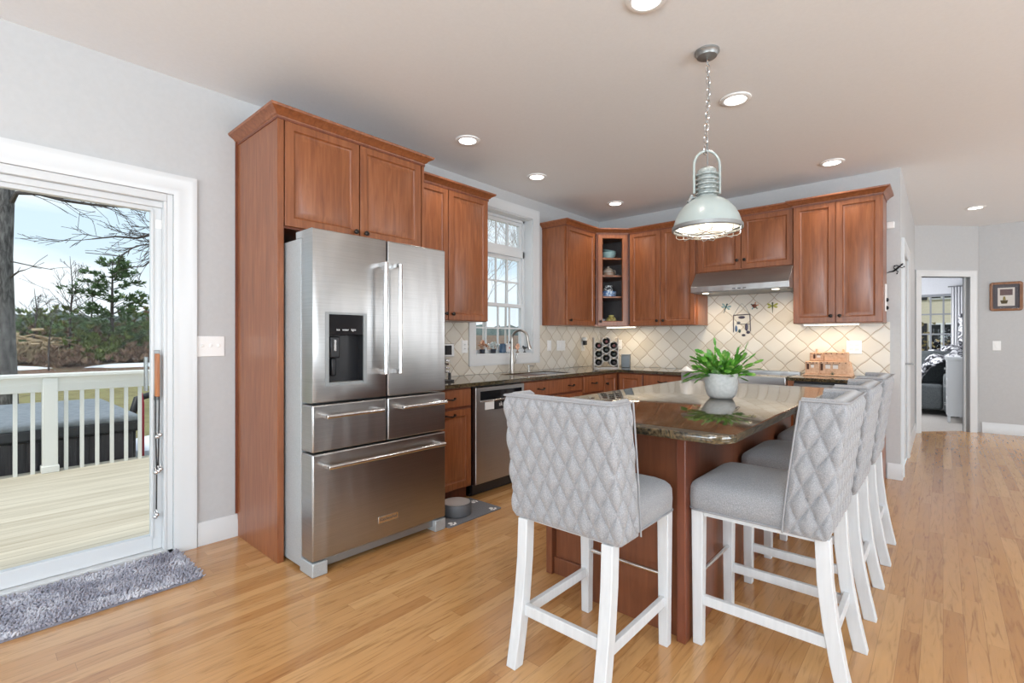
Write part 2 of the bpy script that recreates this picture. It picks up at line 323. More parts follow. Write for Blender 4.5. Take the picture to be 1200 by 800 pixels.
struct('wall_bedroom_right', MB().box(1.6, 1.7, 9.24, 13.2, 0, 2.7), BW)
struct('wall_bedroom_near', MB().box(-2.4, XW-.12, 8.4, 8.5, 0, 2.7), BW)
MUNT = pm('window_muntin_grey', (.25, .26, .28), .4)
m = MB(); m.box(BX0, BX1, 13.2, 13.27, BZ0, BZ0+.05).box(BX0, BX1, 13.2, 13.27, BZ1-.05, BZ1)
for i in range(8): m.box(BX0+.0+i*(BX1-BX0-.03)/7, BX0+.03+i*(BX1-BX0-.03)/7, 13.21, 13.26, BZ0, BZ1)
for i in range(1, 4): m.box(BX0, BX1, 13.212, 13.258, BZ0+i*(BZ1-BZ0)/4-.014, BZ0+i*(BZ1-BZ0)/4+.014)
fr = struct('window_5', m, MUNT); bx('pane', GLASS, fr, BX0, BX1, 13.233, 13.237, BZ0, BZ1)
# mouldings
BASEP = [(0, 0), (.016, 0), (.016, .10), (.012, .112), (.012, .122), (.007, .14), (0, .14)]
struct('baseboard_left', MB().sweep(BASEP, [(XL, .945), (XL, 1.186)]), TRIM)
struct('baseboard_back', MB().sweep(BASEP, [(-.378, YB), (XW, YB), (XW, 5.68)]), TRIM)
struct('baseboard_hall', MB().sweep(BASEP, [(.363+.03, 9.14), (5, 9.14)]), TRIM)
struct('baseboard_pantry', MB().sweep(BASEP, [(XW, 6.73), (XW, 8.48)]), TRIM)
CASP = [(0, 0), (.012, 0), (.014, .012), (.020, .03), (.020, .085), (.024, .095), (.024, .115), (0, .115)]   # (thickness, width)
def casing(name, M, x0, x1, z1, wd=.115, z0=0, bottom=False, parent=None):
    # picture-frame casing on local plane y=0 facing -y, around the opening x0..x1, up to z1
    m = MB(M); k = wd/.115; loops = []
    for th, a in CASP:
        a *= k
        loops.append([(x0-a, -th, z0-(a if bottom else 0)), (x0-a, -th, z1+a), (x1+a, -th, z1+a), (x1+a, -th, z0-(a if bottom else 0))])
    m.rings(loops, closed=bottom, cap=False)
    if parent is None: return struct(name, m, TRIM)
    return m.build(name, TRIM, parent)
LM = Matrix.Translation((XL, 0, 0)) @ Matrix.Rotation(PI/2, 4, 'Z')      # local x -> +Y, local -y -> +X
casing('trim_1', LM, DY0, DY1, DH)
casing('trim_2', LM, 3.29, 4.165, 2.575, .10, 1.097, True)
casing('trim_3', DM, .085, .785, 2.10, .085)
casing('trim_4', Matrix.Translation((XW, 0, 0)) @ Matrix.Rotation(PI/2, 4, 'Z'), 5.78, 6.62, 2.08, .10)
m = MB(DM); m.box(.073, .085, 0, .1, 0, 2.112).box(.785, .797, 0, .1, 0, 2.112).box(.085, .785, 0, .1, 2.10, 2.112).box(.762, .785, .05, .062, 0, 2.1)
struct('trim_5', m, TRIM)
# pantry door, flush in its frame
pd = struct('door_2', MB().box(XW-.05, XW-.008, 5.785, 6.615, .008, 2.075), TRIM, bevel=.003)
for z in (.25, 1.05, 1.85): MB().tube([(XW+.004, 5.79, z-.05), (XW+.004, 5.79, z+.05)], .010, 8).build('hinge', GREYMET, pd)
MB().tube([(XW-.01, 6.53, 1.0), (XW+.05, 6.53, 1.0), (XW+.055, 6.42, 1.0)], .010, 8).build('door_handle', GREYMET, pd)
# window over the sink
def sinkwin():
    x = XL-.14; y0, y1 = 3.29, 4.165
    m = MB(); m.box(x-.02, XL, y0, y0+.012, 1.097, 2.575).box(x-.02, XL, y1-.012, y1, 1.097, 2.575).box(x-.02, XL, y0, y1, 2.563, 2.575).box(x-.02, XL, y0, y1, 1.097, 1.112)
    a, b = y0+.012, y1-.012
    m.box(x-.03, x+.035, a, a+.03, 1.112, 2.563).box(x-.03, x+.035, b-.03, b, 1.112, 2.563).box(x-.03, x+.035, a, b, 2.15, 2.225).box(x-.03, x+.035, a, b, 2.535, 2.563)
    wn = struct('window_1', m, TRIM, bevel=.003)
    a += .03; b -= .03
    def sash(nm, xx, z0, z1, rows):
        q = MB(); f = .035
        q.box(xx-.015, xx+.015, a, a+f, z0, z1).box(xx-.015, xx+.015, b-f, b, z0, z1).box(xx-.015, xx+.015, a+f, b-f, z0, z0+f).box(xx-.015, xx+.015, a+f, b-f, z1-f, z1)
        for i in range(1, 4):
            yy = a+f+(b-a-2*f)*i/4; q.box(xx-.008, xx+.008, yy-.008, yy+.008, z0+f, z1-f)
        for i in range(1, rows):
            zz = z0+f+(z1-z0-2*f)*i/rows; q.box(xx-.0081, xx+.0081, a+f, b-f, zz-.008, zz+.008)
        s_ = q.build('sash', TRIM, wn); bx('pane', GLASS, s_, xx-.002, xx+.002, a+f, b-f, z0+f, z1-f)
    sash('transom_sash', x+.0, 2.225, 2.535, 1); sash('upper_sash', x-.005, 1.60, 2.15, 2); sash('lower_sash', x+.027, 1.112, 1.635, 2)
sinkwin()
# sliding patio door
def patio():
    m = MB(); xo = XL-.15; xi = XL-.004
    m.box(xo, xi, DY0, DY0+.03, 0, DH).box(xo, xi, DY1-.03, DY1, 0, DH).box(xo, xi, DY0+.03, DY1-.03, DH-.045, DH).box(xo, xi, DY0, DY1, -.02, .028).box(XL-.05, XL-.035, DY0+.03, DY1-.03, 2.02, 2.055).box(XL-.05, XL-.004, DY1-.045, DY1-.03, .028, 2.055)
    fr = struct('door_1', m, TRIM, bevel=.003)
    a, b, xx = -.14, .795, XL-.075
    q = MB(); f = .06; z0, z1 = .03, 2.052
    q.box(xx-.022, xx+.022, a, a+f, z0, z1).box(xx-.022, xx+.022, b-f, b, z0, z1).box(xx-.022, xx+.022, a+f, b-f, z0, z0+.085).box(xx-.022, xx+.022, a+f, b-f, z1-.055, z1)
    q.box(xx-.012, xx+.030, b-f-.008, b-f+.006, z0+.07, z1-.05)
    sl_ = q.build('sliding_panel', TRIM, fr, bevel=.003); bx('pane', GLASS, sl_, xx-.006, xx+.006, a+f, b-f-.008, z0+.085, z1-.055)
    q = MB(); a2, b2, x2 = DY0+.03, -.06, XL-.125; q.box(x2-.02, x2+.02, a2, a2+f, z0, z1).box(x2-.02, x2+.02, b2-f, b2, z0, z1).box(x2-.02, x2+.02, a2+f, b2-f, z0, z0+.085).box(x2-.02, x2+.02, a2+f, b2-f, z1-.055, z1)
    fx = q.build('fixed_panel', TRIM, fr, bevel=.003); bx('pane', GLASS, fx, x2-.006, x2+.006, a2+f, b2-f, z0+.085, z1-.055)
    wood = noisy('handle_oak', [(.3, (.36, .13, .045)), (.7, (.48, .19, .07))], (20, 20, 2), 3, 4, .4)
    h = MB().box(xx+.028, xx+.062, .742, .764, .92, 1.17).build('door_handle', wood, sl_, bevel=.006)
    bx('handle_bracket', GREYMET, h, xx+.022, xx+.034, .738, .768, .90, 1.19, bevel=.003)
    bx('outer_handle', GREYMET, sl_, xx-.06, xx-.024, .71, .725, .95, 1.15, bevel=.003)
    bx('latch_label', WHITE, sl_, xx+.021, xx+.024, .75, .78, 1.90, 1.95)
patio()
bl = thing('bell_strap', 'dark cord of silver jingle bells hanging from the oak handle of the patio door', 'door bells', (XL-.024, .752, .20))
MB().tube([(XL-.026, .745, .925), (XL-.024, .744, .75), (XL-.026, .75, .5), (XL-.025, .748, .25)], .004, 6).tube([(XL-.024, .762, .925), (XL-.022, .760, .74), (XL-.025, .757, .52)], .004, 6).tube([(XL-.025, .748, .925), (XL-.025, .762, .925)], .006, 6).build('cord', DKPLAST, bl)
for z, y in ((.70, .765), (.69, .752), (.50, .768), (.485, .745), (.49, .757), (.24, .75), (.23, .742)):
    MB().sphere((XL-.018, y, z), .013).tube([(XL-.018, y, z+.012), (XL-.024, y-.004, z+.03)], .003, 6).build('bell', CHROME, bl)

def plate(name, label, cat, c, n, w_, h_, k, kind='toggle'):
    # switch / outlet plate: c centre on the wall, n outward axis ('x' or '-y' or 'd')
    M = Matrix.Translation(Vector(c)) @ {'x': Matrix.Rotation(PI/2, 4, 'Z'), '-y': Matrix.Identity(4)}[n]
    o = thing(name, label, cat, c)
    MB(M).box(-w_/2, w_/2, -.006, 0, -h_/2, h_/2).build('cover_plate', WHITE, o, bevel=.003)
    for i in range(k):
        x = (i-(k-1)/2)*.046
        if kind == 'toggle':
            MB(M).box(x-.005, x+.005, -.018, -.004, -.004, .012).build('toggle', WHITE, o, bevel=.002)
        elif kind == 'rocker':
            MB(M).box(x-.016, x+.016, -.010, -.004, -.033, .033).build('rocker', WHITE, o, bevel=.002)
        else:
            for z in (-.02, .02):
                q = MB(M).box(x-.016, x+.016, -.009, -.004, z-.014, z+.014).build('socket', WHITE, o, bevel=.004)
                MB(M).box(x-.008, x-.005, -.0096, -.0085, z-.004, z+.007).box(x+.005, x+.008, -.0096, -.0085, z-.004, z+.007).build('slot', DKPLAST, q)
    return o
plate('light_switch', 'white three-toggle switch plate on the grey wall between the patio door and the tall cabinet', 'light switch', (XL, 1.017, 1.21), 'x', .158, .125, 3)
plate('light_switch', 'white single switch plate on the hall wall below the framed picture', 'light switch', (.535, 9.14, 1.17), '-y', .08, .125, 1, 'rocker')
TX = XL+.012
plate('wall_outlet', 'white outlet plate on the tile between the refrigerator and the sink window', 'outlet', (TX, 3.137, 1.185), 'x', .075, .12, 1, 'outlet')
plate('light_switch', 'narrow single switch plate on the tile just right of the sink window', 'light switch', (TX, 4.45, 1.185), 'x', .075, .12, 1, 'rocker')
plate('light_switch', 'wide three-rocker switch plate on the tile between sink window and corner', 'light switch', (TX, 4.68, 1.183), 'x', .165, .12, 3, 'rocker')
plate('wall_outlet', 'white outlet plate low on the side-wall tile beside the wine rack, under the night light', 'outlet', (TX, 5.15, 1.17), 'x', .075, .12, 1, 'outlet')
plate('wall_outlet', 'white outlet plate on the back tile just right of the wine rack', 'outlet', (-3.08, YB-.012, 1.19), '-y', .075, .12, 1, 'outlet')
plate('wall_outlet', 'white double outlet plate on the back tile behind the clay pueblo model', 'outlet', (-.625, YB-.012, 1.18), '-y', .12, .125, 2, 'outlet')
o = thing('night_light', 'small dark plug-in night light on the tile left of the wine rack', 'night light', (TX+.01, 5.15, 1.19))
bx('body', DKPLAST, o, TX+.0101, TX+.05, 5.13, 5.17, 1.185, 1.24, bevel=.006); MB().lathe([(.026, 1.24), (.032, 1.262), (.026, 1.28), (.0, 1.285)], (TX+.03, 5.15, 0), 16).build('shade', WHITE, o)
struct('trim_6', MB().box(XL, TX, 2.19, 3.19, .985, 1.412).box(XL, TX, 3.19, 4.265, .985, .997).box(XL, TX, 4.265, YB, .985, 1.412).box(XL, TX, 2.19, YB, .917, .985), TILEY)
struct('trim_7', MB().box(TX, -1.972, YB-.012, YB, .917, 1.412).box(-1.972, -1.06, YB-.012, YB, .917, 1.95).box(-1.06, -.358, YB-.012, YB, .917, 1.412), TILEX)
# recessed ceiling lights
def downlight(i, x, y, lab, p=16):
    o = thing('recessed_light', lab, 'ceiling light', (x, y, CE-.012), 0, 'recessed ceiling lights')
    MB().lathe([(.062, CE-.0005), (.066, CE-.010), (.080, CE-.012), (.092, CE-.006), (.094, CE-.0005)], (x, y, 0), 40, cap=False).build('trim_ring', WHITE, o)
    MB().lathe([(.062, CE-.001), (.064, CE-.006), (.0005, CE-.008)], (x, y, 0), 32).build('lens', LAMP, o)
    l = bpy.data.lights.new('recessed_lamp', 'SPOT'); l.energy = p; l.spot_size = 2.3; l.spot_blend = .8; l.shadow_soft_size = .06; l.color = (1, .93, .84)
    q = bpy.data.objects.new('recessed_lamp', l); COL.objects.link(q); q.location = (x, y, CE-.03)
for i, (x, y, s) in enumerate([(-2.746, 2.588, 'recessed ceiling light above the refrigerator cabinet end, left of the window'), (-3.071+.2, 3.699-.1, 'recessed ceiling light in front of the sink window'), (-2.769, 4.888, 'recessed ceiling light in the far corner above the glass cabinet'),
    (-.995, 3.283, 'recessed ceiling light just right of the pendant chain over the island'), (-.722, 5.006, 'recessed ceiling light in front of the right-hand wall cabinets'), (.281, 7.824, 'recessed ceiling light in the hall outside the bedroom door'), (-1.003, 2.05, 'recessed ceiling light cut by the top edge, above the island front')]):
    downlight(i, x, y, s)
# ------------------------------------------------------------------ cabinets
XU, YU = XL+.33, 5.22                         # fronts of the wall cabinets
CROWN = [(0, 0), (.006, 0), (.008, .007), (.018, .012), (.024, .022), (.044, .034), (.054, .040), (.057, .048), (.057, .053), (0, .053)]
def crown(name, label, path, z):
    o = thing(name, label, 'crown moulding', (path[0][0], path[0][1], z))
    MB().sweep([(a-.004, z+b) for a, b in CROWN], path).build('moulding', CHERRY, o)
    MB().sweep([(-.003, z-.012), (.004, z-.012), (.005, z), (-.003, z)], path).build('bead', CHERRYD, o)
def knob(par, p, n):
    n = Vector(n); M = Matrix.Translation(Vector(p)) @ n.to_track_quat('Z', 'Y').to_matrix().to_4x4()
    return MB(M).lathe([(.007, 0), (.006, .012), (.010, .016), (.0155, .021), (.0155, .027), (.010, .031), (.001, .032)], n=16).build('knob', BRONZE, par)
def pull(par, p, u, n, w_=.09):
    p, u, n = Vector(p), Vector(u), Vector(n); z = Vector((0, 0, 1))
    pts = [p-u*w_/2, p-u*w_/2+n*.018, p-u*w_*.3+n*.028-z*.004, p+n*.030-z*.008, p+u*w_*.3+n*.028-z*.004, p+u*w_/2+n*.018, p+u*w_/2]
    return MB().tube(pts, [.007, .005, .005, .007, .005, .005, .007], 8).build('pull_handle', BRONZE, par)
def dr(par, o, u, n, w_, h_, kn=None, name='door', pl=None):
    o, u, n = Vector(o), Vector(u), Vector(n)
    if name == 'drawer':
        d = MB().door(o, u, n, w_, h_, rings=[(0, 0), (0, .015), (.004, .020), (.008, .020)]).build(name, CHERRY, par)
    else: d = MB().door(o, u, n, w_, h_).build(name, CHERRY, par)
    if kn: knob(d, o+u*kn[0]+Vector((0, 0, kn[1]))+n*.0195, n)
    for q in (pl or []): pull(d, o+u*q[0]+Vector((0, 0, q[1]))+n*.0195, u, n)
    return d
UX, NX = (0, 1, 0), (1, 0, 0)                 # left wall: along +Y, out +X
UY, NY = (1, 0, 0), (0, -1, 0)                # back wall: along +X, out -Y
# tall surround for the refrigerator
XP = -2.782; YP0, YP1 = 1.169, 2.196
o = thing('refrigerator_cabinet', 'tall cherry cabinet surround standing around and above the steel refrigerator', 'cabinet', (XL+.3, 1.68, 0))
bx('side_panel', CHERRY, o, XL+.001, XP, YP0, YP0+.036, 0, 2.515, bevel=.002)
bx('scribe_strip', CHERRYD, o, XL+.001, XL+.014, YP0-.012, YP0-.0005, .145, 2.515)
bx('side_panel', CHERRY, o, XL+.001, XP, YP1-.02, YP1, 0, 2.515, bevel=.002)
MB().box(XL+.001, XP-.021, YP0+.037, YP1-.021, 1.885, 2.514).build('cabinet_box', CHERRYD, o)
dr(o, (XP-.020, 1.212, 1.895), UX, NX, .467, .602, (.435, .035)); dr(o, (XP-.020, 1.687, 1.895), UX, NX, .482, .602, (.032, .035))
crown('crown_moulding', 'cherry crown moulding on top of the tall refrigerator cabinet', [(XL+.002, YP0), (XP, YP0), (XP, YP1), (XL+.002, YP1)], 2.500)
# wall cabinet left of the window
o = thing('wall_cabinet', 'cherry wall cabinet with two doors between the refrigerator and the sink window', 'cabinet', (XL+.16, 2.67, 1.41))
MB().box(XL+.001, XU-.021, 2.205, 3.13, 1.41, 2.515).build('cabinet_box', CHERRY, o, bevel=.002)
dr(o, (XU-.02, 2.208, 1.415), UX, NX, .452, 1.083, (.42, .05)); dr(o, (XU-.02, 2.668, 1.415), UX, NX, .460, 1.083, (.035, .05))
crown('crown_moulding', 'cherry crown moulding on the two-door cabinet left of the sink window', [(XU, 2.20), (XU, 3.13), (XL+.002, 3.13)], 2.500)
# wall cabinets in the corner run
o = thing('wall_cabinet', 'cherry single-door wall cabinet right of the sink window, plain side facing the window', 'cabinet', (XL+.16, 4.63, 1.41))
MB().box(XL+.001, XU-.021, 4.333, 4.935, 1.41, 2.515).build('cabinet_box', CHERRY, o, bevel=.002)
dr(o, (XU-.02, 4.352, 1.415), UX, NX, .572, 1.083, (.055, .05))
def corner_cab():
    P0, P1 = Vector((XU, 4.94)), Vector((-2.774, YU))
    o = thing('corner_cabinet', 'cherry corner wall cabinet with a glass door and dishes inside', 'cabinet', (-3.1, 5.26, 1.41))
    x0, y1 = XL+.001, YB-.001; u = (P1-P0).normalized(); n = Vector((u.y, -u.x)); b = 0.02
    Q0, Q1 = P0-n*.021+u*.004, P1-n*.021-u*.004
    pent = [(x0, 4.937), (Q0.x, 4.937), (Q0.x+.001, Q0.y), (Q1.x, Q1.y), (-2.777, Q1.y+.001), (-2.777, y1), (x0, y1)]
    pent = [(x0, 4.937), (Q0.x, 4.937), (Q1.x, Q1.y), (-2.777, Q1.y+.02), (-2.777, y1), (x0, y1)]
    MB().prism(pent, 1.41, 1.43).build('bottom_panel', CHERRY, o); MB().prism(pent, 2.495, 2.515).build('top_panel', CHERRY, o)
    m = MB(); m.box(x0, x0+.012, 4.937, y1, 1.431, 2.494).box(x0+.013, -2.778, y1-.012, y1, 1.431, 2.494).box(x0+.013, XU-.03, 4.937, 4.949, 1.431, 2.494).box(-2.790, -2.778, YU+.02, y1-.013, 1.431, 2.494); m.build('back_panel', INSIDE, o)
    sh = [(x0+.014, 4.951), (Q0.x-.012, 4.951), (Q1.x-.02, Q1.y+.018), (-2.792, Q1.y+.05), (-2.792, y1-.014), (x0+.014, y1-.014)]
    for z in (1.755, 2.005, 2.21): MB().prism(sh, z-.009, z+.009).build('shelf', CHERRY, o)
    L = (Q1-Q0).length; d = Vector((u.x, u.y, 0)); nn = Vector((n.x, n.y, 0)); oo = Vector((Q0.x, Q0.y, 1.415))+nn*.001
    rs = []; h = 1.083; zz = Vector((0, 0, 1))
    for i, dd in [(0, 0), (0, .017), (.003, .02), (.050, .02), (.058, .012), (.058, 0)]:
        rs.append([oo+d*(i+.02)+zz*i+nn*dd, oo+d*(L-i-.02)+zz*i+nn*dd, oo+d*(L-i-.02)+zz*(h-i)+nn*dd, oo+d*(i+.02)+zz*(h-i)+nn*dd])
    m = MB(); m.rings(rs, loop=True); df = m.build('door', CHERRY, o)
    m = MB(); m.rings([[oo+d*(.074)+zz*.054+nn*e, oo+d*(L-.074)+zz*.054+nn*e, oo+d*(L-.074)+zz*(h-.054)+nn*e, oo+d*.074+zz*(h-.054)+nn*e] for e in (.008, .011)]); m.build('glass_pane', GLASS, df)
    knob(df, oo+d*.048+zz*.05+nn*.0195, nn)
    m = MB(); 
    for p in (.001, L-.017): m.rings([[oo+d*p+nn*e, oo+d*(p+.016)+nn*e, oo+d*(p+.016)+zz*h+nn*e, oo+d*p+zz*h+nn*e] for e in (0, .012)])
    m.build('face_stile', CHERRYD, o)
    # dishes: centre line behind the glass
    c = (P0+P1)/2-n*.20
    return c, u
CC, CU = corner_cab()
def pot(name, label, cat, prof, s, z, mat, group='dishes in the glass corner cabinet', extra=None, back=0):
    c = CC+CU*s+Vector((-.7, .7))*back; o = thing(name, label, cat, (c.x, c.y, z), 0, group)
    MB().lathe([(r, z+h) for r, h in prof], (c.x, c.y, 0), 28).build('body', mat, o)
    if extra: extra(o, c)
    return o
TEAL = pm('teal_glaze', (.30, .46, .47), .25); CREAMG = noisy('brown_glaze', [(.4, (.30, .17, .10)), (.6, (.62, .55, .48))], (1, 1, 12), 3, 2, .3); BLUEG = noisy('blue_glaze', [(.45, (.10, .20, .42)), (.6, (.50, .58, .68))], (1, 1, 1), 45, 2, .25)
PATT = noisy('black_white_glaze', [(.46, (.03, .03, .04)), (.54, (.75, .75, .75))], (1, 1, 1), 40, 2, .3); GOLD = noisy('gold_glaze', [(.4, (.30, .22, .05)), (.6, (.62, .52, .18))], (1, 1, 1), 30, 2, .3); STRIPE = noisy('striped_glaze', [(.47, (.05, .05, .06)), (.53, (.7, .7, .7))], (3, 3, 40), 2, 1, .3)
bowl = [(.03, .001), (.05, .004), (.085, .04), (.098, .085), (.094, .085), (.08, .045), (.04, .014), (.001, .012)]
pot('bowl', 'teal glazed bowl on the top shelf of the glass corner cabinet, under the tilted bowl', 'bowl', bowl, 0, 2.22, TEAL)
c = CC; M = Matrix.Translation((c.x, c.y, 2.309)) @ Matrix.Rotation(.22, 4, 'Y')
o = thing('bowl', 'pale teal bowl tilted on top of another bowl, top shelf of the glass cabinet', 'bowl', (c.x, c.y, 2.309), 0, 'dishes in the glass corner cabinet')
MB(M).lathe([(.03, -.005), (.075, .01), (.098, .03), (.094, .03), (.06, .012), (.001, .004)], n=28).build('body', TEAL, o)
def handle(o, c): MB().tube([(c.x+.05*CU.x*1.0, c.y+.05*CU.y, 2.10), (c.x+.085*CU.x, c.y+.085*CU.y, 2.09), (c.x+.085*CU.x, c.y+.085*CU.y, 2.05), (c.x+.05*CU.x, c.y+.05*CU.y, 2.04)], .006, 8).build('handle', CREAMG, o)
pot('pitcher', 'brown and cream lidded pot on the second shelf of the glass cabinet', 'pot', [(.04, .001), (.068, .02), (.072, .05), (.055, .08), (.058, .085), (.03, .105), (.012, .11), (.014, .125), (.001, .13)], 0, 2.015, CREAMG, extra=handle)
pot('baking_dish', 'blue and white round dish on the third shelf of the glass cabinet', 'dish', [(.08, .001), (.095, .008), (.10, .07), (.094, .07), (.09, .012), (.001, .01)], 0, 1.765, BLUEG)
pot('jar', 'black and white patterned jar standing in the blue dish of the glass cabinet', 'jar', [(.045, .001), (.055, .01), (.057, .09), (.045, .11), (.05, .113), (.05, .13), (.001, .132)], 0, 1.776, PATT)
pot('jar', 'gold glazed squat jar on the bottom of the glass cabinet', 'jar', [(.035, .001), (.058, .02), (.062, .06), (.045, .09), (.03, .095), (.034, .115), (.001, .118)], .03, 1.432, GOLD, back=-.03)
pot('cup', 'black and white striped cup on the bottom of the glass cabinet', 'cup', [(.028, .001), (.036, .01), (.040, .075), (.036, .075), (.032, .012), (.001, .01)], -.075, 1.432, STRIPE)
# back wall
o = thing('wall_cabinet', 'cherry two-door wall cabinet between the glass corner cabinet and the range hood', 'cabinet', (-2.37, YB-.17, 1.41))
MB().box(-2.772, -1.972, YU+.021, YB-.001, 1.41, 2.515).build('cabinet_box', CHERRY, o, bevel=.002)
dr(o, (-2.768, YU+.02, 1.415), UY, NY, .379, 1.083, (.345, .05)); dr(o, (-2.383, YU+.02, 1.415), UY, NY, .385, 1.083, (.035, .05))
o = thing('wall_cabinet', 'short cherry two-door wall cabinet directly above the range hood', 'cabinet', (-1.515, YB-.17, 1.965))
MB().box(-1.970, -1.062, YU+.021, YB-.001, 1.955, 2.515).build('cabinet_box', CHERRY, o, bevel=.002)
dr(o, (-1.966, YU+.02, 1.965), UY, NY, .432, .53, (.40, .09)); dr(o, (-1.528, YU+.02, 1.965), UY, NY, .462, .53, (.035, .09))
YR = YU-.03
o = thing('wall_cabinet', 'cherry two-door wall cabinet at the right end, above the clay pueblo model', 'cabinet', (-.72, YB-.18, 1.41))
MB().box(-1.060, -.383, YR+.021, YB-.001, 1.40, 2.515).build('cabinet_box', CHERRY, o, bevel=.002)
dr(o, (-1.057, YR+.02, 1.405), UY, NY, .332, 1.093, (.30, .06)); dr(o, (-.721, YR+.02, 1.405), UY, NY, .335, 1.093, (.032, .06))
crown('crown_moulding', 'cherry crown moulding running round the corner above the wall cabinets right of the window', [(XL+.002, 4.333), (XU, 4.333), (XU, 4.94), (-2.774, YU), (-1.06, YU), (-1.06, YR), (-.383, YR), (-.383, YB-.002)], 2.500)
# under-cabinet lights
def strip(lab, x0, x1, y0, y1, z, p):
    o = thing('under_cabinet_light', lab, 'light', ((x0+x1)/2, (y0+y1)/2, z), 0)
    bx('housing', WHITE, o, x0, x1, y0, y1, z-.010, z-.0005); bx('lens', WARM, o, x0+.01, x1-.01, y0+.006, y1-.006, z-.016, z-.0105)
    l = bpy.data.lights.new('strip_lamp', 'AREA'); l.shape = 'RECTANGLE'; l.size = x1-x0; l.size_y = y1-y0; l.energy = p; l.color = (1, .82, .58)
    q = bpy.data.objects.new('strip_lamp', l); COL.objects.link(q); q.location = ((x0+x1)/2, (y0+y1)/2, z-.02)
strip('glowing light strip under the right-hand wall cabinet', -1.0, -.56, 5.30, 5.36, 1.40, 1.5)
strip('glowing light strip under the glass corner cabinet', -3.10, -2.72, 5.24, 5.30, 1.41, 1.8)
# base cabinets on the left wall
XB, CT = -2.774, .885                         # face of the base boxes, underside of the worktop
def base_left(label, y0, y1, fronts, kick=True):
    o = thing('base_cabinet', label, 'cabinet', ((XL+XB)/2, (y0+y1)/2, 0))
    MB().box(XL+.001, XB-.021, y0+.001, y1-.001, .10, CT-.001).build('cabinet_box', CHERRYD, o)
    bx('toe_kick', CHERRYD, o, XL+.02, XB-.075, y0+.001, y1-.001, 0, .099)
    for f in fronts: f(o)
    return o
base_left('narrow cherry base cabinet between the refrigerator and the dishwasher', 2.20, 2.668, [
    lambda o: dr(o, (XB-.02, 2.215, .735), UX, NX, .437, .135, None, 'drawer', [(.218, .07)]), lambda o: dr(o, (XB-.02, 2.215, .11), UX, NX, .437, .605, None, 'door', [(.218, .57)])])
base_left('cherry sink base cabinet with a long false front and two pulls', 3.285, 4.245, [
    lambda o: dr(o, (XB-.02, 3.30, .735), UX, NX, .93, .135, None, 'drawer', [(.235, .065), (.72, .065)]), lambda o: dr(o, (XB-.02, 3.30, .11), UX, NX, .46, .605, (.43, .57)), lambda o: dr(o, (XB-.02, 3.77, .11), UX, NX, .46, .605, (.03, .57))])
base_left('cherry drawer base cabinet between the sink base and the corner cabinet', 4.247, 4.655, [
    lambda o: dr(o, (XB-.02, 4.257, .70), UX, NX, .385, .17, None, 'drawer', [(.19, .095)]), lambda o: dr(o, (XB-.02, 4.257, .40), UX, NX, .385, .285, None, 'drawer', [(.19, .16)]), lambda o: dr(o, (XB-.02, 4.257, .11), UX, NX, .385, .275, None, 'drawer', [(.19, .16)])])
YBF = 4.94                                    # face of the base boxes on the back wall
o = thing('base_cabinet', 'cherry corner base cabinet with two narrow folding doors, below the wine rack', 'cabinet', (-3.0, 5.2, 0))
MB().prism([(XL+.001, 4.657), (XB-.021, 4.657), (XB-.021, YBF+.021), (-2.46, YBF+.021), (-2.46, YB-.001), (XL+.001, YB-.001)], .10, CT-.001).build('cabinet_box', CHERRYD, o)
MB().prism([(XL+.02, 4.657), (XB-.075, 4.657), (XB-.075, YBF+.075), (-2.46, YBF+.075), (-2.46, YB-.02), (XL+.02, YB-.02)], 0, .099).build('toe_kick', CHERRYD, o)
dr(o, (XB-.02, 4.665, .11), UX, NX, .272, .76, (.035, .66)); dr(o, (-2.752, YBF+.02, .11), UY, NY, .285, .76)
o = thing('base_cabinet', 'cherry drawer base cabinet just left of the steel range', 'cabinet', (-2.23, 5.24, 0))
MB().box(-2.458, -2.012, YBF+.021, YB-.001, .10, CT-.001).build('cabinet_box', CHERRYD, o); bx('toe_kick', CHERRYD, o, -2.458, -2.012, YBF+.075, YB-.02, 0, .099)
for z, h in ((.735, .135), (.43, .285), (.11, .30)): dr(o, (-2.452, YBF+.02, z), UY, NY, .432, h, None, 'drawer', [(.216, h*.5)])
o = thing('base_cabinet', 'cherry end panels and filler around the undercounter cooler at the right end', 'cabinet', (-.72, 5.24, 0))
bx('filler_panel', CHERRY, o, -1.052, -1.004, YBF, YB-.001, 0, CT-.001, bevel=.002)
m = MB(); m.rings([[(x, YBF, .10), (x, YBF, CT-.001), (x, YB-.001, CT-.001), (x, YB-.001, 0), (x, YBF+.075, 0), (x, YBF+.075, .10)] for x in (-.412, -.388)]); m.build('end_panel', CHERRY, o, bevel=.002)
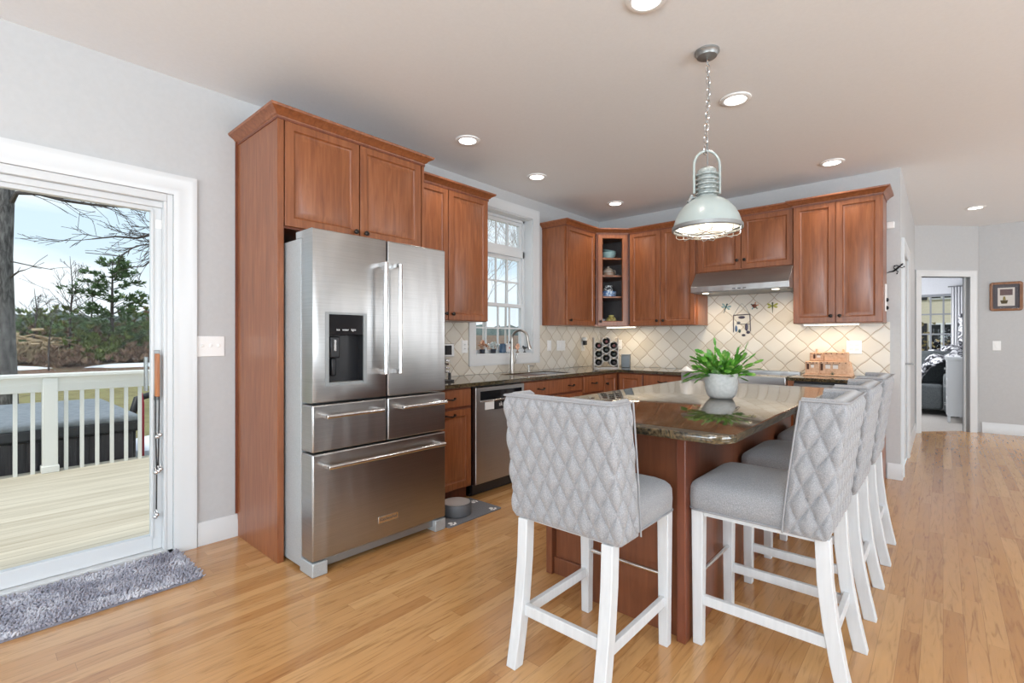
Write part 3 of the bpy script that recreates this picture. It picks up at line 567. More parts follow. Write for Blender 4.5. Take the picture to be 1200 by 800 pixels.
# island
o = thing('kitchen_island', 'cherry kitchen island base under the overhanging granite top', 'island', (-1.18, 2.95, 0))
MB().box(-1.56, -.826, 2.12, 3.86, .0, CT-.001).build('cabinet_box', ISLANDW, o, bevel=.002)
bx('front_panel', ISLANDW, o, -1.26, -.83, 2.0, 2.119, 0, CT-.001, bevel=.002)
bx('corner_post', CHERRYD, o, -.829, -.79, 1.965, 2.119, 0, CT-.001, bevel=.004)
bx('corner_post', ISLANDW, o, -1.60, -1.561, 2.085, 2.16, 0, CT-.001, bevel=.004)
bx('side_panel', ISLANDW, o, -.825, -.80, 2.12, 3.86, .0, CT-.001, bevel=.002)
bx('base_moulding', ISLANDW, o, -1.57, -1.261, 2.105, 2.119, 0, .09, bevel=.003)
def slab(mb, outline, z0, z1, r=.006):
    # outline with a small roundover top and bottom
    P = [Vector(p) for p in outline]; n = len(P)
    def inset(d):
        out = []
        for i in range(n):
            d0 = (P[i]-P[i-1]).normalized(); d1 = (P[(i+1) % n]-P[i]).normalized(); n0 = Vector((-d0.y, d0.x)); n1 = Vector((-d1.y, d1.x)); m = n0+n1; m /= max(.3, m.dot(n0)); out.append(P[i]+m*d)
        return out
    mb.rings([[(p.x, p.y, z) for p in inset(d)] for d, z in ((r, z0), (r*.3, z0+r*.3), (0, z0+r), (0, z1-r), (r*.3, z1-r*.3), (r, z1))]); return mb
def rrect(x0, x1, y0, y1, rs, k=8):
    out = []
    for (cx, cy, a0), r in zip(((x1, y0, -PI/2), (x1, y1, 0), (x0, y1, PI/2), (x0, y0, PI)), rs):
        sx = -1 if cx == x1 else 1; sy = -1 if cy == y1 else 1
        for i in range(k+1):
            a = a0+PI/2*i/k; out.append((cx+sx*r+r*math.cos(a), cy+sy*r+r*math.sin(a)))
    return out
o = thing('island_countertop', 'polished brown and olive granite top on the kitchen island, holding the potted plant', 'countertop', (-1.08, 2.86, CT))
slab(MB(), rrect(-1.62, -.545, 1.73, 3.97, (.09, .03, .03, .09)), CT, .917).build('slab', GRANITE, o)
# worktop with the sink cut out
o = thing('countertop', 'dark speckled granite worktop running under the window and round the corner to the range', 'countertop', (-3.0, 3.6, CT))
SX0, SX1, SY0, SY1 = -3.20, -2.86, 3.42, 4.16; XC, YC = -2.744, 4.91
m = MB(); z0, z1 = CT, .915
m.box(XL+.001, SX0, 2.20, YB-.001, z0, z1).box(SX0, SX1, 2.20, SY0, z0, z1).box(SX0, SX1, SY1, YB-.001, z0, z1).box(SX1, XC, 2.20, YB-.001, z0, z1).box(XC, -2.010, YC, YB-.001, z0, z1)
bmesh.ops.remove_doubles(m.bm, verts=m.bm.verts, dist=.0005)
m.build('slab', GRANITE, o)
o = thing('countertop', 'short granite worktop right of the range under the clay pueblo model', 'countertop', (-.7, 5.2, CT))
MB().box(-1.052, -.372, YC, YB-.013, CT, .915).build('slab', GRANITE, o, bevel=.005)
o = thing('kitchen_sink', 'stainless undermount sink set into the granite below the window', 'sink', (-3.03, 3.79, .70))
m = MB(); m.rings([[(SX0+.004+a, SY0+.004+a, z), (SX1-.004-a, SY0+.004+a, z), (SX1-.004-a, SY1-.004-a, z), (SX0+.004+a, SY1-.004-a, z)] for a, z in ((0, .905), (0.0, .74), (.02, .715), (.021, .718), (.004, .742), (.004, .905))], cap=False)
m.box(SX0+.026, SX1-.026, SY0+.026, SY1-.026, .712, .717); m.build('basin', STEEL, o, bevel=.003); MB().lathe([(.045, .718), (.045, .722), (.02, .720), (.001, .719)], (-3.03, 3.79, 0), 24).build('drain', CHROME, o)
NICK = pm('brushed_nickel', (.46, .44, .41), .28, 1)
o = thing('faucet', 'brushed nickel gooseneck faucet standing behind the sink', 'faucet', (-3.275, 3.70, .915)); fx, fy = -3.275, 3.70
MB().lathe([(.032, .9155), (.030, .925), (.024, .94), (.021, 1.04), (.017, 1.10), (.014, 1.12)], (fx, fy, 0), 20).build('body', NICK, o)
pts = [(fx, fy, 1.10), (fx, fy, 1.24)]+[(fx+.085*(1-math.cos(a))*.94, fy+.085*(1-math.cos(a))*.34, 1.26+.085*math.sin(a)) for a in [PI*i/12 for i in range(0, 12)]]+[(fx+.163, fy+.058, 1.235)]
MB().tube(pts, .0125, 12).build('gooseneck', NICK, o)
MB().tube([(fx+.163, fy+.058, 1.24), (fx+.170, fy+.061, 1.20), (fx+.178, fy+.064, 1.165), (fx+.180, fy+.065, 1.155)], [.014, .016, .021, .020], 14).build('spray_head', NICK, o)
MB().tube([(fx, fy+.015, 1.0), (fx+.005, fy+.045, 1.02), (fx+.01, fy+.06, 1.07), (fx+.015, fy+.07, 1.12)], [.010, .011, .008, .007], 10).build('lever', NICK, o)
o = thing('soap_dispenser', 'short nickel soap dispenser beside the faucet', 'soap dispenser', (-3.25, 3.94, .915))
MB().lathe([(.018, .9155), (.016, .93), (.010, .935), (.010, .965), (.015, .968), (.015, .985), (.001, .986)], (-3.25, 3.94, 0), 16).build('pump', NICK, o); MB().tube([(-3.25, 3.94, .975), (-3.19, 3.945, .98), (-3.185, 3.945, .972)], .006, 8).build('spout', NICK, o)
# ------------------------------------------------------------------ appliances
def text(body, par, M, size, mat, name='lettering'):
    c = bpy.data.curves.new(name, 'FONT'); c.body = body; c.size = size; c.align_x = 'CENTER'; c.align_y = 'CENTER'; c.extrude = .0004
    o = bpy.data.objects.new(name, c); COL.objects.link(o); c.materials.append(mat)
    me = bpy.data.meshes.new_from_object(o); bpy.data.objects.remove(o); o = bpy.data.objects.new(name, me); COL.objects.link(o)
    L, rz = BASE[par.name]; o.parent = par; o.matrix_local = Matrix.Rotation(-rz, 4, 'Z') @ Matrix.Translation(-L) @ M; return o
FX = Matrix(((0, 0, 1, 0), (1, 0, 0, 0), (0, 1, 0, 0), (0, 0, 0, 1)))      # text facing +X
def fridge():
    o = thing('refrigerator', 'large stainless steel five-door refrigerator with a water dispenser in its left door', 'refrigerator', (-2.9, 1.67, 0))
    xf, xd = -2.4675, -2.592; y0, y1, ym = 1.215, 2.124, 1.673
    bx('cabinet_box', FRSIDE, o, -3.33, xd-.008, y0+.002, y1-.002, .02, 1.80, bevel=.004)
    m = MB().box(xd-.09, xd+.06, y0+.01, y0+.07, 1.801, 1.845).box(xd-.09, xd+.06, y1-.07, y1-.01, 1.801, 1.845); m.build('hinge_cover', FRSIDE, o, bevel=.006)
    def leaf(nm, a, b, c, d):
        return bx(nm, STEEL, o, xd, xf, a, b, c, d, bevel=.008, seg=3)
    # left door with the dispenser opening
    dy0, dy1, dz0, dz1 = 1.285, 1.537, 1.0, 1.40; e = .008
    def rc(x, a, b, c, d): return [(x, a, c), (x, b, c), (x, b, d), (x, a, d)]
    m = MB(); za, zb = .915, 1.838
    m.rings([rc(xd, y0+e, ym-.004-e, za+e, zb-e), rc(xd+e, y0, ym-.004, za, zb), rc(xf-e, y0, ym-.004, za, zb), rc(xf-.002, y0+.003, ym-.007, za+.003, zb-.003), rc(xf, y0+e, ym-.004-e, za+e, zb-e), rc(xf, dy0, dy1, dz0, dz1), rc(xf-.075, dy0, dy1, dz0, dz1)])
    ld = m.build('door', STEEL, o)
    m = MB(); m.rings([rc(xf-.004, dy0+.0005, dy1-.0005, dz0+.0005, dz1-.0005), rc(xf+.002, dy0+.0005, dy1-.0005, dz0+.0005, dz1-.0005), rc(xf+.001, dy0+.022, dy1-.022, dz0+.012, dz1-.012), rc(xf-.006, dy0+.023, dy1-.023, dz0+.013, dz1-.013)], cap=False); m.build('dispenser_frame', GREYMET, ld)
    m = MB(); a, b, c, d = dy0+.012, dy1-.012, dz0+.006, dz1-.006
    m.rings([rc(xf-.005, a, b, c, d), rc(xf-.072, a, b, c, d)], cap=False); m.f([m.v(p) for p in rc(xf-.0725, a, b, c, d)]); dp = m.build('dispenser_recess', DKPLAST, ld)
    bx('control_panel', DKGLASS, ld, xf-.06, xf-.004, a+.010, b-.010, 1.275, 1.388, bevel=.003)
    text('ice   water   light', ld, Matrix.Translation((xf-.0036, (a+b)/2, 1.305)) @ FX, .017, pm('icon_print', (.75, .75, .75), .5))
    m = MB().box(xf-.07, xf-.025, a+.03, a+.09, 1.15, 1.27).box(xf-.066, xf-.04, a+.045, a+.075, 1.05, 1.15); m.build('dispenser_nozzle', DKPLAST, ld, bevel=.008)
    bx('nozzle_tip', CHROME, ld, xf-.022, xf-.018, a+.05, a+.062, 1.19, 1.25); bx('drip_tray', GREYMET, ld, xf-.065, xf-.003, a+.012, b-.012, 1.008, 1.020, bevel=.002)
    rd = leaf('door', ym+.004, y1, .915, 1.838)
    d1 = leaf('drawer', y0, ym-.004, .655, .905); d2 = leaf('drawer', ym+.004, y1, .655, .905); d3 = leaf('drawer', y0, y1, .082, .645)
    def hv(par, y, z0, z1):
        m = MB(); m.tube([(xf+.062, y, z0), (xf+.062, y, z1)], .0125, 16)
        for z in (z0+.012, z1-.012): m.box(xf-.001, xf+.064, y-.010, y+.010, z-.014, z+.014)
        m.build('handle', CHROME, par, bevel=.003)
    def hh(par, a, b, z):
        m = MB(); m.tube([(xf+.058, a, z), (xf+.058, b, z)], .0125, 16)
        for y in (a+.014, b-.014): m.box(xf-.001, xf+.060, y-.014, y+.014, z-.011, z+.011)
        m.build('handle', CHROME, par, bevel=.003)
    hv(ld, ym-.050, 1.05, 1.70); hv(rd, ym+.050, 1.05, 1.70); hh(d1, 1.265, 1.612, .847); hh(d2, 1.745, 2.085, .847); hh(d3, 1.275, 2.075, .578)
    bx('base_grille', GREYMET, o, xd-.02, xf-.03, y0+.08, y1-.08, .03, .072, bevel=.003)
    for a, b in ((y0, y0+.085), (y1-.085, y1)): bx('base_foot', FRSIDE, o, xd-.02, xf+.002, a, b, .001, .074, bevel=.005)
    bd = bx('badge', CHROME, d3, xf-.001, xf+.003, 1.612, 1.748, .176, .214, bevel=.001)
    text('KitchenAid', bd, Matrix.Translation((xf+.0035, 1.68, .195)) @ FX, .026, pm('badge_print', (.06, .05, .05), .5))
fridge()
def dishwasher():
    o = thing('dishwasher', 'stainless steel dishwasher with a black pocket handle left of the sink base', 'dishwasher', (-3.0, 2.975, 0))
    xf = -2.752; y0, y1 = 2.682, 3.274
    bx('tub', DKPLAST, o, XL+.02, XB-.022, y0+.004, y1-.004, .02, CT-.002)
    def rc(x, a, b, c, d): return [(x, a, c), (x, b, c), (x, b, d), (x, a, d)]
    m = MB(); m.rings([rc(XB-.02, y0, y1, .105, .872), rc(xf-.004, y0, y1, .105, .872), rc(xf, y0+.004, y1-.004, .109, .868), rc(xf, y0+.045, y1-.03, .762, .84), rc(xf-.001, y0+.046, y1-.031, .763, .839)]); d = m.build('door', STEEL, o)
    m = MB(); m.rings([rc(xf+.0005, y0+.045, y1-.03, .762, .84), rc(xf+.0004, y0+.052, y1-.037, .768, .834)], cap=False)
    bx('pocket_handle', DKGLASS, d, xf-.0005, xf+.001, y0+.050, y1-.035, .766, .838); bx('handle_lip', CHROME, d, xf-.0005, xf+.012, y0+.045, y1-.03, .752, .764, bevel=.003)
    bx('toe_panel', DKPLAST, o, XL+.02, -2.83, y0+.004, y1-.004, 0, .10)
    s = thing('dishwasher_magnet', 'white and black clean sign magnet on the dishwasher front under its handle', 'magnet', (xf, 2.85, .70))
    bx('white_tile', WHITE, s, xf+.0006, xf+.006, 2.782, 2.885, .688, .751, bevel=.002); bx('black_tile', DKPLAST, s, xf+.0006, xf+.005, 2.89, 3.10, .68, .751, bevel=.002)
    text('sk', s, Matrix.Translation((xf+.0055, 2.965, .72)) @ FX, .05, WHITE)
dishwasher()
def range_():
    o = thing('range', 'wide stainless steel range standing under the hood, behind the island', 'range', (-1.53, 5.2, 0)); x0, x1 = -2.008, -1.054
    bx('body', STEEL, o, x0, x1, 4.955, YB-.02, .02, .90, bevel=.003)
    bx('cooktop', DKGLASS, o, x0+.02, x1-.02, 4.98, YB-.07, .901, .912, bevel=.002)
    bx('back_trim', STEEL, o, x0, x1, YB-.068, YB-.02, .9005, .935, bevel=.003)
    bx('control_panel', STEEL, o, x0, x1, 4.875, 4.954, .835, .915, bevel=.006)
    bx('display', DKGLASS, o, -1.58, -1.46, 4.8735, 4.876, .862, .888)
    d = bx('oven_door', STEEL, o, x0+.01, x1-.01, 4.905, 4.954, .20, .825, bevel=.004); bx('oven_window', DKGLASS, d, x0+.15, x1-.15, 4.902, 4.9049, .36, .64)
    m = MB().tube([(x0+.06, 4.86, .765), (x1-.06, 4.86, .765)], .013, 14)
    for x in (x0+.08, x1-.08): m.box(x-.012, x+.012, 4.86, 4.906, .755, .775)
    m.build('handle', CHROME, d); bx('bottom_drawer', STEEL, o, x0+.01, x1-.01, 4.91, 4.954, .06, .19, bevel=.004)
range_()
def hood():
    o = thing('range_hood', 'stainless steel range hood under the short wall cabinet', 'range hood', (-1.515, 5.3, 1.73)); x0, x1 = -1.972, -1.058
    yf = 5.04
    m = MB(); pr = [(YB-.001, 1.735), (yf+.004, 1.735), (yf, 1.739), (yf, 1.795), (yf+.01, 1.806), (YU-.03, 1.953), (YB-.001, 1.953)]
    m.rings([[(x, y, z) for y, z in pr] for x in (x0, x1)]); m.build('canopy', STEEL, o, bevel=.002)
    bx('underside', GREYMET, o, x0+.02, x1-.02, yf+.02, YB-.03, 1.731, 1.7345)
    for x in (x0+.13, x1-.13):
        MB().lathe([(.032, 1.7308), (.030, 1.727), (.001, 1.7265)], (x, yf+.07, 0), 20).build('hood_lamp', WARM, o)
        l = bpy.data.lights.new('hood_lamp', 'SPOT'); l.energy = 8; l.spot_size = 2.4; l.spot_blend = .9; l.shadow_soft_size = .03; l.color = (1, .84, .62)
        q = bpy.data.objects.new('hood_bulb', l); COL.objects.link(q); q.location = (x, yf+.12, 1.715); q.rotation_euler = (.35, 0, 0)
    m = MB()
    for i in range(3): m.box(-1.56+i*.05, -1.53+i*.05, yf-.002, yf+.001, 1.752, 1.760)
    m.build('button', DKPLAST, o)
hood()
o = thing('undercounter_cooler', 'black glass undercounter cooler with a steel frame at the right end of the base cabinets', 'cooler', (-.71, 5.2, 0))
bx('body', DKPLAST, o, -1.002, -.414, 4.965, YB-.03, .01, CT-.003); 
m = MB(); rc = lambda y, x0, x1, z0, z1: [(x0, y, z0), (x1, y, z0), (x1, y, z1), (x0, y, z1)]
m.rings([rc(4.964, -1.0, -.416, .09, .86), rc(4.925, -1.0, -.416, .09, .86), rc(4.925, -.945, -.471, .15, .83), rc(4.964, -.945, -.471, .15, .83)], loop=True); d = m.build('door_frame', STEEL, o, bevel=.002)
bx('door_glass', DKGLASS, d, -.944, -.472, 4.935, 4.95, .151, .829); MB().tube([(-.96, 4.885, .25), (-.96, 4.885, .75)], .010, 12).box(-.968, -.952, 4.885, 4.926, .27, .29).box(-.968, -.952, 4.885, 4.926, .71, .73).build('handle', CHROME, d)

# ------------------------------------------------------------------ counter stools
def make_stool():
    o = thing('counter_stool', 'grey quilted counter stool at the near end of the island, its back to the viewer', 'stool', (0, 0, 0), 0, 'quilted counter stools around the island')
    a, yr, yf, rr = .242, -.25, -.108, .020
    def path(off):
        # outline (left wing front, left side, rear, right side, right wing front), offset inward
        A, Y, r = a-off*.75, yr+off, max(.008, rr-off*.4); P = []
        n1, nc, n2 = 30, 6, 110
        for i in range(n1+1): P.append((-A, yf+(Y+r-yf)*i/n1))
        for i in range(1, nc): t = PI+PI/2*i/nc; P.append((-A+r+r*math.cos(t), Y+r+r*math.sin(t)))
        for i in range(n2+1): P.append((-A+r+(2*A-2*r)*i/n2, Y))
        for i in range(1, nc): t = 1.5*PI+PI/2*i/nc; P.append((A-r+r*math.cos(t), Y+r+r*math.sin(t)))
        for i in range(n1+1): P.append((A, Y+r+(yf-Y-r)*i/n1))
        return [Vector(p) for p in P]
    O, I = path(0), path(.062); n = len(O); S = [0]
    for p, q in zip(O, O[1:]): S.append(S[-1]+(q-p).length)
    S = [s-S[-1]/2 for s in S]; z0, z1, nz = .552, 1.035, 116
    def lean(z): return -.058*((z-z0)/(z1-z0))**1.2
    N = []
    for i in range(n):
        d = (O[min(i+1, n-1)]-O[max(i-1, 0)]).normalized(); N.append(Vector((d.y, -d.x)))
    m = MB(); go, gi = [], []
    for k in range(nz+1):
        z = z0+(z1-z0)*k/nz; ro, ri = [], []
        edge = min(1, (z1-z)/.03, (z-z0)/.02)
        for i in range(n):
            u, w = S[i]/.0665, (z-.60)/.128
            fa, fb = abs((u+w)-round(u+w)), abs((u-w)-round(u-w)); q = .55*(1-math.exp(-min(fa, fb)/.07))+.45*math.sin(PI*fa)*math.sin(PI*fb)
            e2 = min(1, (S[-1]-abs(S[i]))/.02)
            p = O[i]+N[i]*(-.008+.0165*q*max(0, edge)*max(0, e2))
            ro.append(m.v((p.x, p.y+lean(z), z))); ri.append(m.v((I[i].x, I[i].y+lean(z), z)))
        go.append(ro); gi.append(ri)
    for k in range(nz):
        for i in range(n-1):
            m.f([go[k][i], go[k][i+1], go[k+1][i+1], go[k+1][i]]); m.f([gi[k][i+1], gi[k][i], gi[k+1][i], gi[k+1][i+1]])
        m.f([gi[k][0], go[k][0], go[k+1][0], gi[k+1][0]]); m.f([go[k][-1], gi[k][-1], gi[k+1][-1], go[k+1][-1]])
    # soft top: a raised middle row between the two skins
    mid = []
    for i in range(n):
        p = O[i]*.5+I[i]*.5; mid.append(m.v((p.x, p.y+lean(z1), z1+.010)))
    for i in range(n-1):
        m.f([go[-1][i], go[-1][i+1], mid[i+1], mid[i]]); m.f([mid[i], mid[i+1], gi[-1][i+1], gi[-1][i]])
        m.f([go[0][i+1], go[0][i], gi[0][i], gi[0][i+1]])
    m.f([go[-1][0], mid[0], gi[-1][0]]); m.f([go[-1][-1], gi[-1][-1], mid[-1]])
    bk = m.build('backrest', FABRIC, o, smooth=75)
    m = MB()
    for i in (0, n-1):
        m.tube([(O[i].x*1.0, O[i].y+lean(z0+(z1-z0)*k/10)+.001, z0+(z1-z0)*k/10) for k in range(11)], .0035, 8)
    m.tube([(p.x*1.003, p.y+lean(z1)-.001, z1) for p in O[::3]+[O[-1]]], .0035, 8)
    m.build('piping', PIPING, bk, smooth=60)
    # seat cushion
    def loop(ins, z, dome=0):
        P = rrect(-.218+ins, .218-ins, -.215+ins, .25-ins, (max(.006, .045-ins*.5),)*4, 6); return [(x, y, z) for x, y in P]
    m = MB(); m.rings([loop(.012, .553), loop(.0, .560), loop(-.002, .60), loop(0, .640), loop(.006, .655), loop(.02, .668), loop(.05, .682), (loop(.10, .695)), loop(.16, .701), loop(.20, .703)])
    m.build('seat', FABRIC, o, smooth=60)
    m = MB(); P = loop(-.001, .556); m.tube(P+[P[0]], .004, 6); m.build('piping', PIPING, o, smooth=60)
    bx('seat_frame', WHITEW, o, -.195, .195, -.20, .235, .530, .5525)
    for sx in (-1, 1):
        m = MB(); rs = []
        for z, y in ((0, -.297), (.12, -.272), (.25, -.250), (.40, -.233), (.551, -.226)):
            rs.append([(sx*.188-.0225, y-.024, z), (sx*.188+.0225, y-.024, z), (sx*.188+.0225, y+.024, z), (sx*.188-.0225, y+.024, z)])
        m.rings(rs); m.build('leg', WHITEW, o, bevel=.003)
        m = MB(); m.rings([[(sx*.188-b, .212-b, z), (sx*.188+b, .212-b, z), (sx*.188+b, .212+b, z), (sx*.188-b, .212+b, z)] for z, b in ((0, .019), (.551, .0235))]); m.build('leg', WHITEW, o, bevel=.003)
        bx('stretcher', WHITEW, o, sx*.188-.010, sx*.188+.010, -.236, .192, .165, .205, bevel=.002)
    bx('stretcher', WHITEW, o, -.166, .166, -.262, -.242, .185, .228, bevel=.002)
    MB().tube([(-.168, .212, .285), (.168, .212, .285)], .009, 12).build('foot_bar', CHROME, o)
    return o
st = make_stool(); st.location = (-1.045, 1.705, 0)
dup(st, (-.544, 2.21, 0), PI/2, 'grey quilted counter stool nearest of the three along the island side')
dup(st, (-.540, 2.885, 0), PI/2, 'grey quilted counter stool in the middle of the three along the island side')
dup(st, (-.535, 3.595, 0), PI/2, 'grey quilted counter stool farthest back of the three along the island side')

# ------------------------------------------------------------------ pendant
def pendant():
    cx, cy = -.945, 2.64; o = thing('pendant_lamp', 'pale grey-green industrial pendant lamp hanging over the island on a chain', 'pendant lamp', (cx, cy, CE))
    P = pm('grey_green_enamel', (.36, .41, .40), .28, 0, Coat_Weight=.3); R = noisy('ribbed_zinc', [(.35, (.20, .23, .22)), (.65, (.38, .41, .40))], (1, 1, 1), 60, 3, .4, .2)
    MB().lathe([(.063, CE-.0005), (.063, CE-.010), (.056, CE-.016), (.05, CE-.03), (.028, CE-.038), (.001, CE-.040)], (cx, cy, 0), 32).build('canopy', GREYMET, o)
    m = MB(); z = CE-.045; k = 0; ztop = 2.255
    while z > ztop+.02:
        ln, wd = .040, .011; pts = []
        for i in range(12):
            t = 2*PI*i/12; h = math.sin(t)*ln/2; w_ = math.cos(t)*wd; sway = .008*math.sin((CE-z)*9)
            pts.append((cx+sway+(w_ if k % 2 else 0), cy+(0 if k % 2 else w_), z-ln/2+h))
        m.tube(pts+[pts[0]], .0026, 6); z -= .031; k += 1
    m.build('chain', CHROME, o)
    MB().tube([(cx, cy, CE-.04), (cx+.012, cy, 2.6), (cx-.008, cy+.006, 2.42), (cx+.004, cy, 2.27), (cx, cy, 2.12)], .003, 6).build('cord', GREYMET, o)
    d = Vector((.75, .66, 0)); C = Vector((cx, cy, 0))
    pts = [C-d*.068+Vector((0, 0, 2.03)), C-d*.069+Vector((0, 0, 2.12))]+[C+d*(-.069*math.cos(t))+Vector((0, 0, 2.18+.078*math.sin(t))) for t in [PI*i/16 for i in range(17)]]+[C+d*.069+Vector((0, 0, 2.12)), C+d*.068+Vector((0, 0, 2.03))]
    MB().tube(pts, .0065, 10).build('bail', P, o)
    m = MB().torus((cx, cy, 2.262), .014, .004, 'x', 16, 6); m.build('bail_ring', GREYMET, o)
    prof = [(.0535, 2.005)]
    for i in range(5):
        zz = 2.012+i*.025; prof += [(.047, zz), (.047, zz+.006), (.059, zz+.011), (.060, zz+.017), (.050, zz+.021)]
    prof += [(.050, 2.140), (.046, 2.155), (.03, 2.166), (.008, 2.170)]
    MB().lathe(prof, (cx, cy, 0), 36).build('ribbed_neck', R, o)
    out = [(.052, 2.012), (.062, 2.004), (.085, 1.992), (.115, 1.970), (.140, 1.940), (.158, 1.905), (.168, 1.873), (.171, 1.855)]
    MB().lathe(out+[(r-.004, z-.001) for r, z in out[::-1]], (cx, cy, 0), 48, cap=False).build('shade', P, o)
    inn = [(r-.0045, z-.003) for r, z in out]; MB().lathe(inn, (cx, cy, 0), 48, cap=False).build('reflector', pm('white_reflector', (.85, .84, .80), .35), o)
    MB().lathe([(.170, 1.858), (.178, 1.856), (.179, 1.838), (.176, 1.834), (.166, 1.834), (.166, 1.842), (.170, 1.846)], (cx, cy, 0), 48, cap=False).build('rim', GREYMET, o)
    m = MB()
    for th in (0, PI/3, 2*PI/3):
        u = Vector((math.cos(th+.3), math.sin(th+.3), 0)); v = Vector((-u.y, u.x, 0))
        for off in (-.055, .055):
            L = math.sqrt(.172**2-off**2); pts = [C+v*off+u*s+Vector((0, 0, zz)) for s, zz in ((-L, 1.838), (-L+.002, 1.815), (-L*.9, 1.806), (0, 1.803), (L*.9, 1.806), (L-.002, 1.815), (L, 1.838))]
            m.tube(pts, .0023, 6)
    m.torus((cx, cy, 1.805), .10, .0023, 'z', 32, 6); m.build('cage', CHROME, o)
    MB().sphere((cx, cy, 1.915), .045, 16, 12).build('bulb', emis('bulb_glow', (1, .93, .80), 2.5), o)
    q = C+d*(-.085)+Vector((0, 0, 2.0)); m = MB().tube([q+d*.035+Vector((0, 0, .01)), q+Vector((0, 0, .008))], .008, 10).tube([q+Vector((0, 0, -.018))-d*.012, q+Vector((0, 0, .020))+d*.004], .010, 10).tube([q+d*.03+Vector((0, 0, .005)), q+d*.012+Vector((0, 0, -.04))], .005, 8); m.build('thumb_screw', GREYMET, o)
    l = bpy.data.lights.new('pendant_bulb', 'POINT'); l.energy = 1.2; l.shadow_soft_size = .045; l.color = (1, .90, .74)
    b = bpy.data.objects.new('pendant_bulb', l); COL.objects.link(b); b.location = (cx, cy, 1.852)
pendant()
# ------------------------------------------------------------------ things on the counters and floor
def plant():
    cx, cy, z0 = -.95, 2.88, .917; o = thing('potted_plant', 'leafy green plant in a pale ribbed pot on the island granite', 'potted plant', (cx, cy, z0))
    CER = noisy('pale_ceramic', [(.3, (.47, .47, .45)), (.7, (.58, .57, .55))], (1, 1, 1), 60, 3, .5)
    pr = [(.045, .0005), (.062, .002), (.076, .020), (.086, .052), (.089, .085), (.089, .135), (.086, .142), (.080, .142), (.078, .12), (.001, .118)]
    MB().lathe([(r, z0+z) for r, z in pr], (cx, cy, 0), 96, fn=lambda k: 1-.012*(k % 2)).build('pot', CER, o, smooth=50)
    MB().lathe([(.079, z0+.119), (.05, z0+.126), (.001, z0+.128)], (cx, cy, 0), 24).build('soil', SOIL, o)
    m = MB(); rnd = random.Random(3)
    for s in range(120):
        az = rnd.uniform(0, 2*PI); tilt = rnd.uniform(.03, 1.0)**.75*1.38; L = rnd.uniform(.12, .235)
        p = Vector((cx+.045*math.cos(az)*rnd.random(), cy+.045*math.sin(az)*rnd.random(), z0+.12)); d = Vector((math.cos(az)*math.sin(tilt), math.sin(az)*math.sin(tilt), math.cos(tilt)))
        n = max(2, int(L/.046)); seg = L/n; side = d.cross(Vector((0, 0, 1)))
        side = side.normalized() if side.length > .05 else Vector((1, 0, 0))
        roll = rnd.uniform(-.7, .7); side = (Matrix.Rotation(roll, 3, d) @ side)
        for k in range(n):
            w_ = rnd.uniform(.0085, .0135)*(1.15 if k == n-1 else 1); e = p+d*seg; nr = side.cross(d).normalized()
            pts = [(0, .004), (.18, w_*.75), (.42, w_), (.52, w_*.8), (.72, w_*.98), (.9, w_*.5), (1.0, .002)]
            A = [m.v(p+d*seg*t+side*q+nr*.0) for t, q in pts]; B = [m.v(p+d*seg*t-side*q) for t, q in pts]; Cc = [m.v(p+d*seg*t+nr*.004*math.sin(PI*min(1, t+.05))) for t, q in pts]
            Dd = [m.v(p+d*seg*t-nr*.0015) for t, q in pts]
            for i in range(len(pts)-1):
                m.f([A[i], A[i+1], Cc[i+1], Cc[i]]); m.f([Cc[i], Cc[i+1], B[i+1], B[i]]); m.f([A[i+1], A[i], Dd[i], Dd[i+1]]); m.f([B[i], B[i+1], Dd[i+1], Dd[i]])
            p = e; d = (d+Vector((rnd.uniform(-.35, .35), rnd.uniform(-.35, .35), rnd.uniform(-.42, .2)))).normalized(); side = (side-d*side.dot(d)).normalized()
    m.build('foliage', LEAFM, o, smooth=60)
plant()
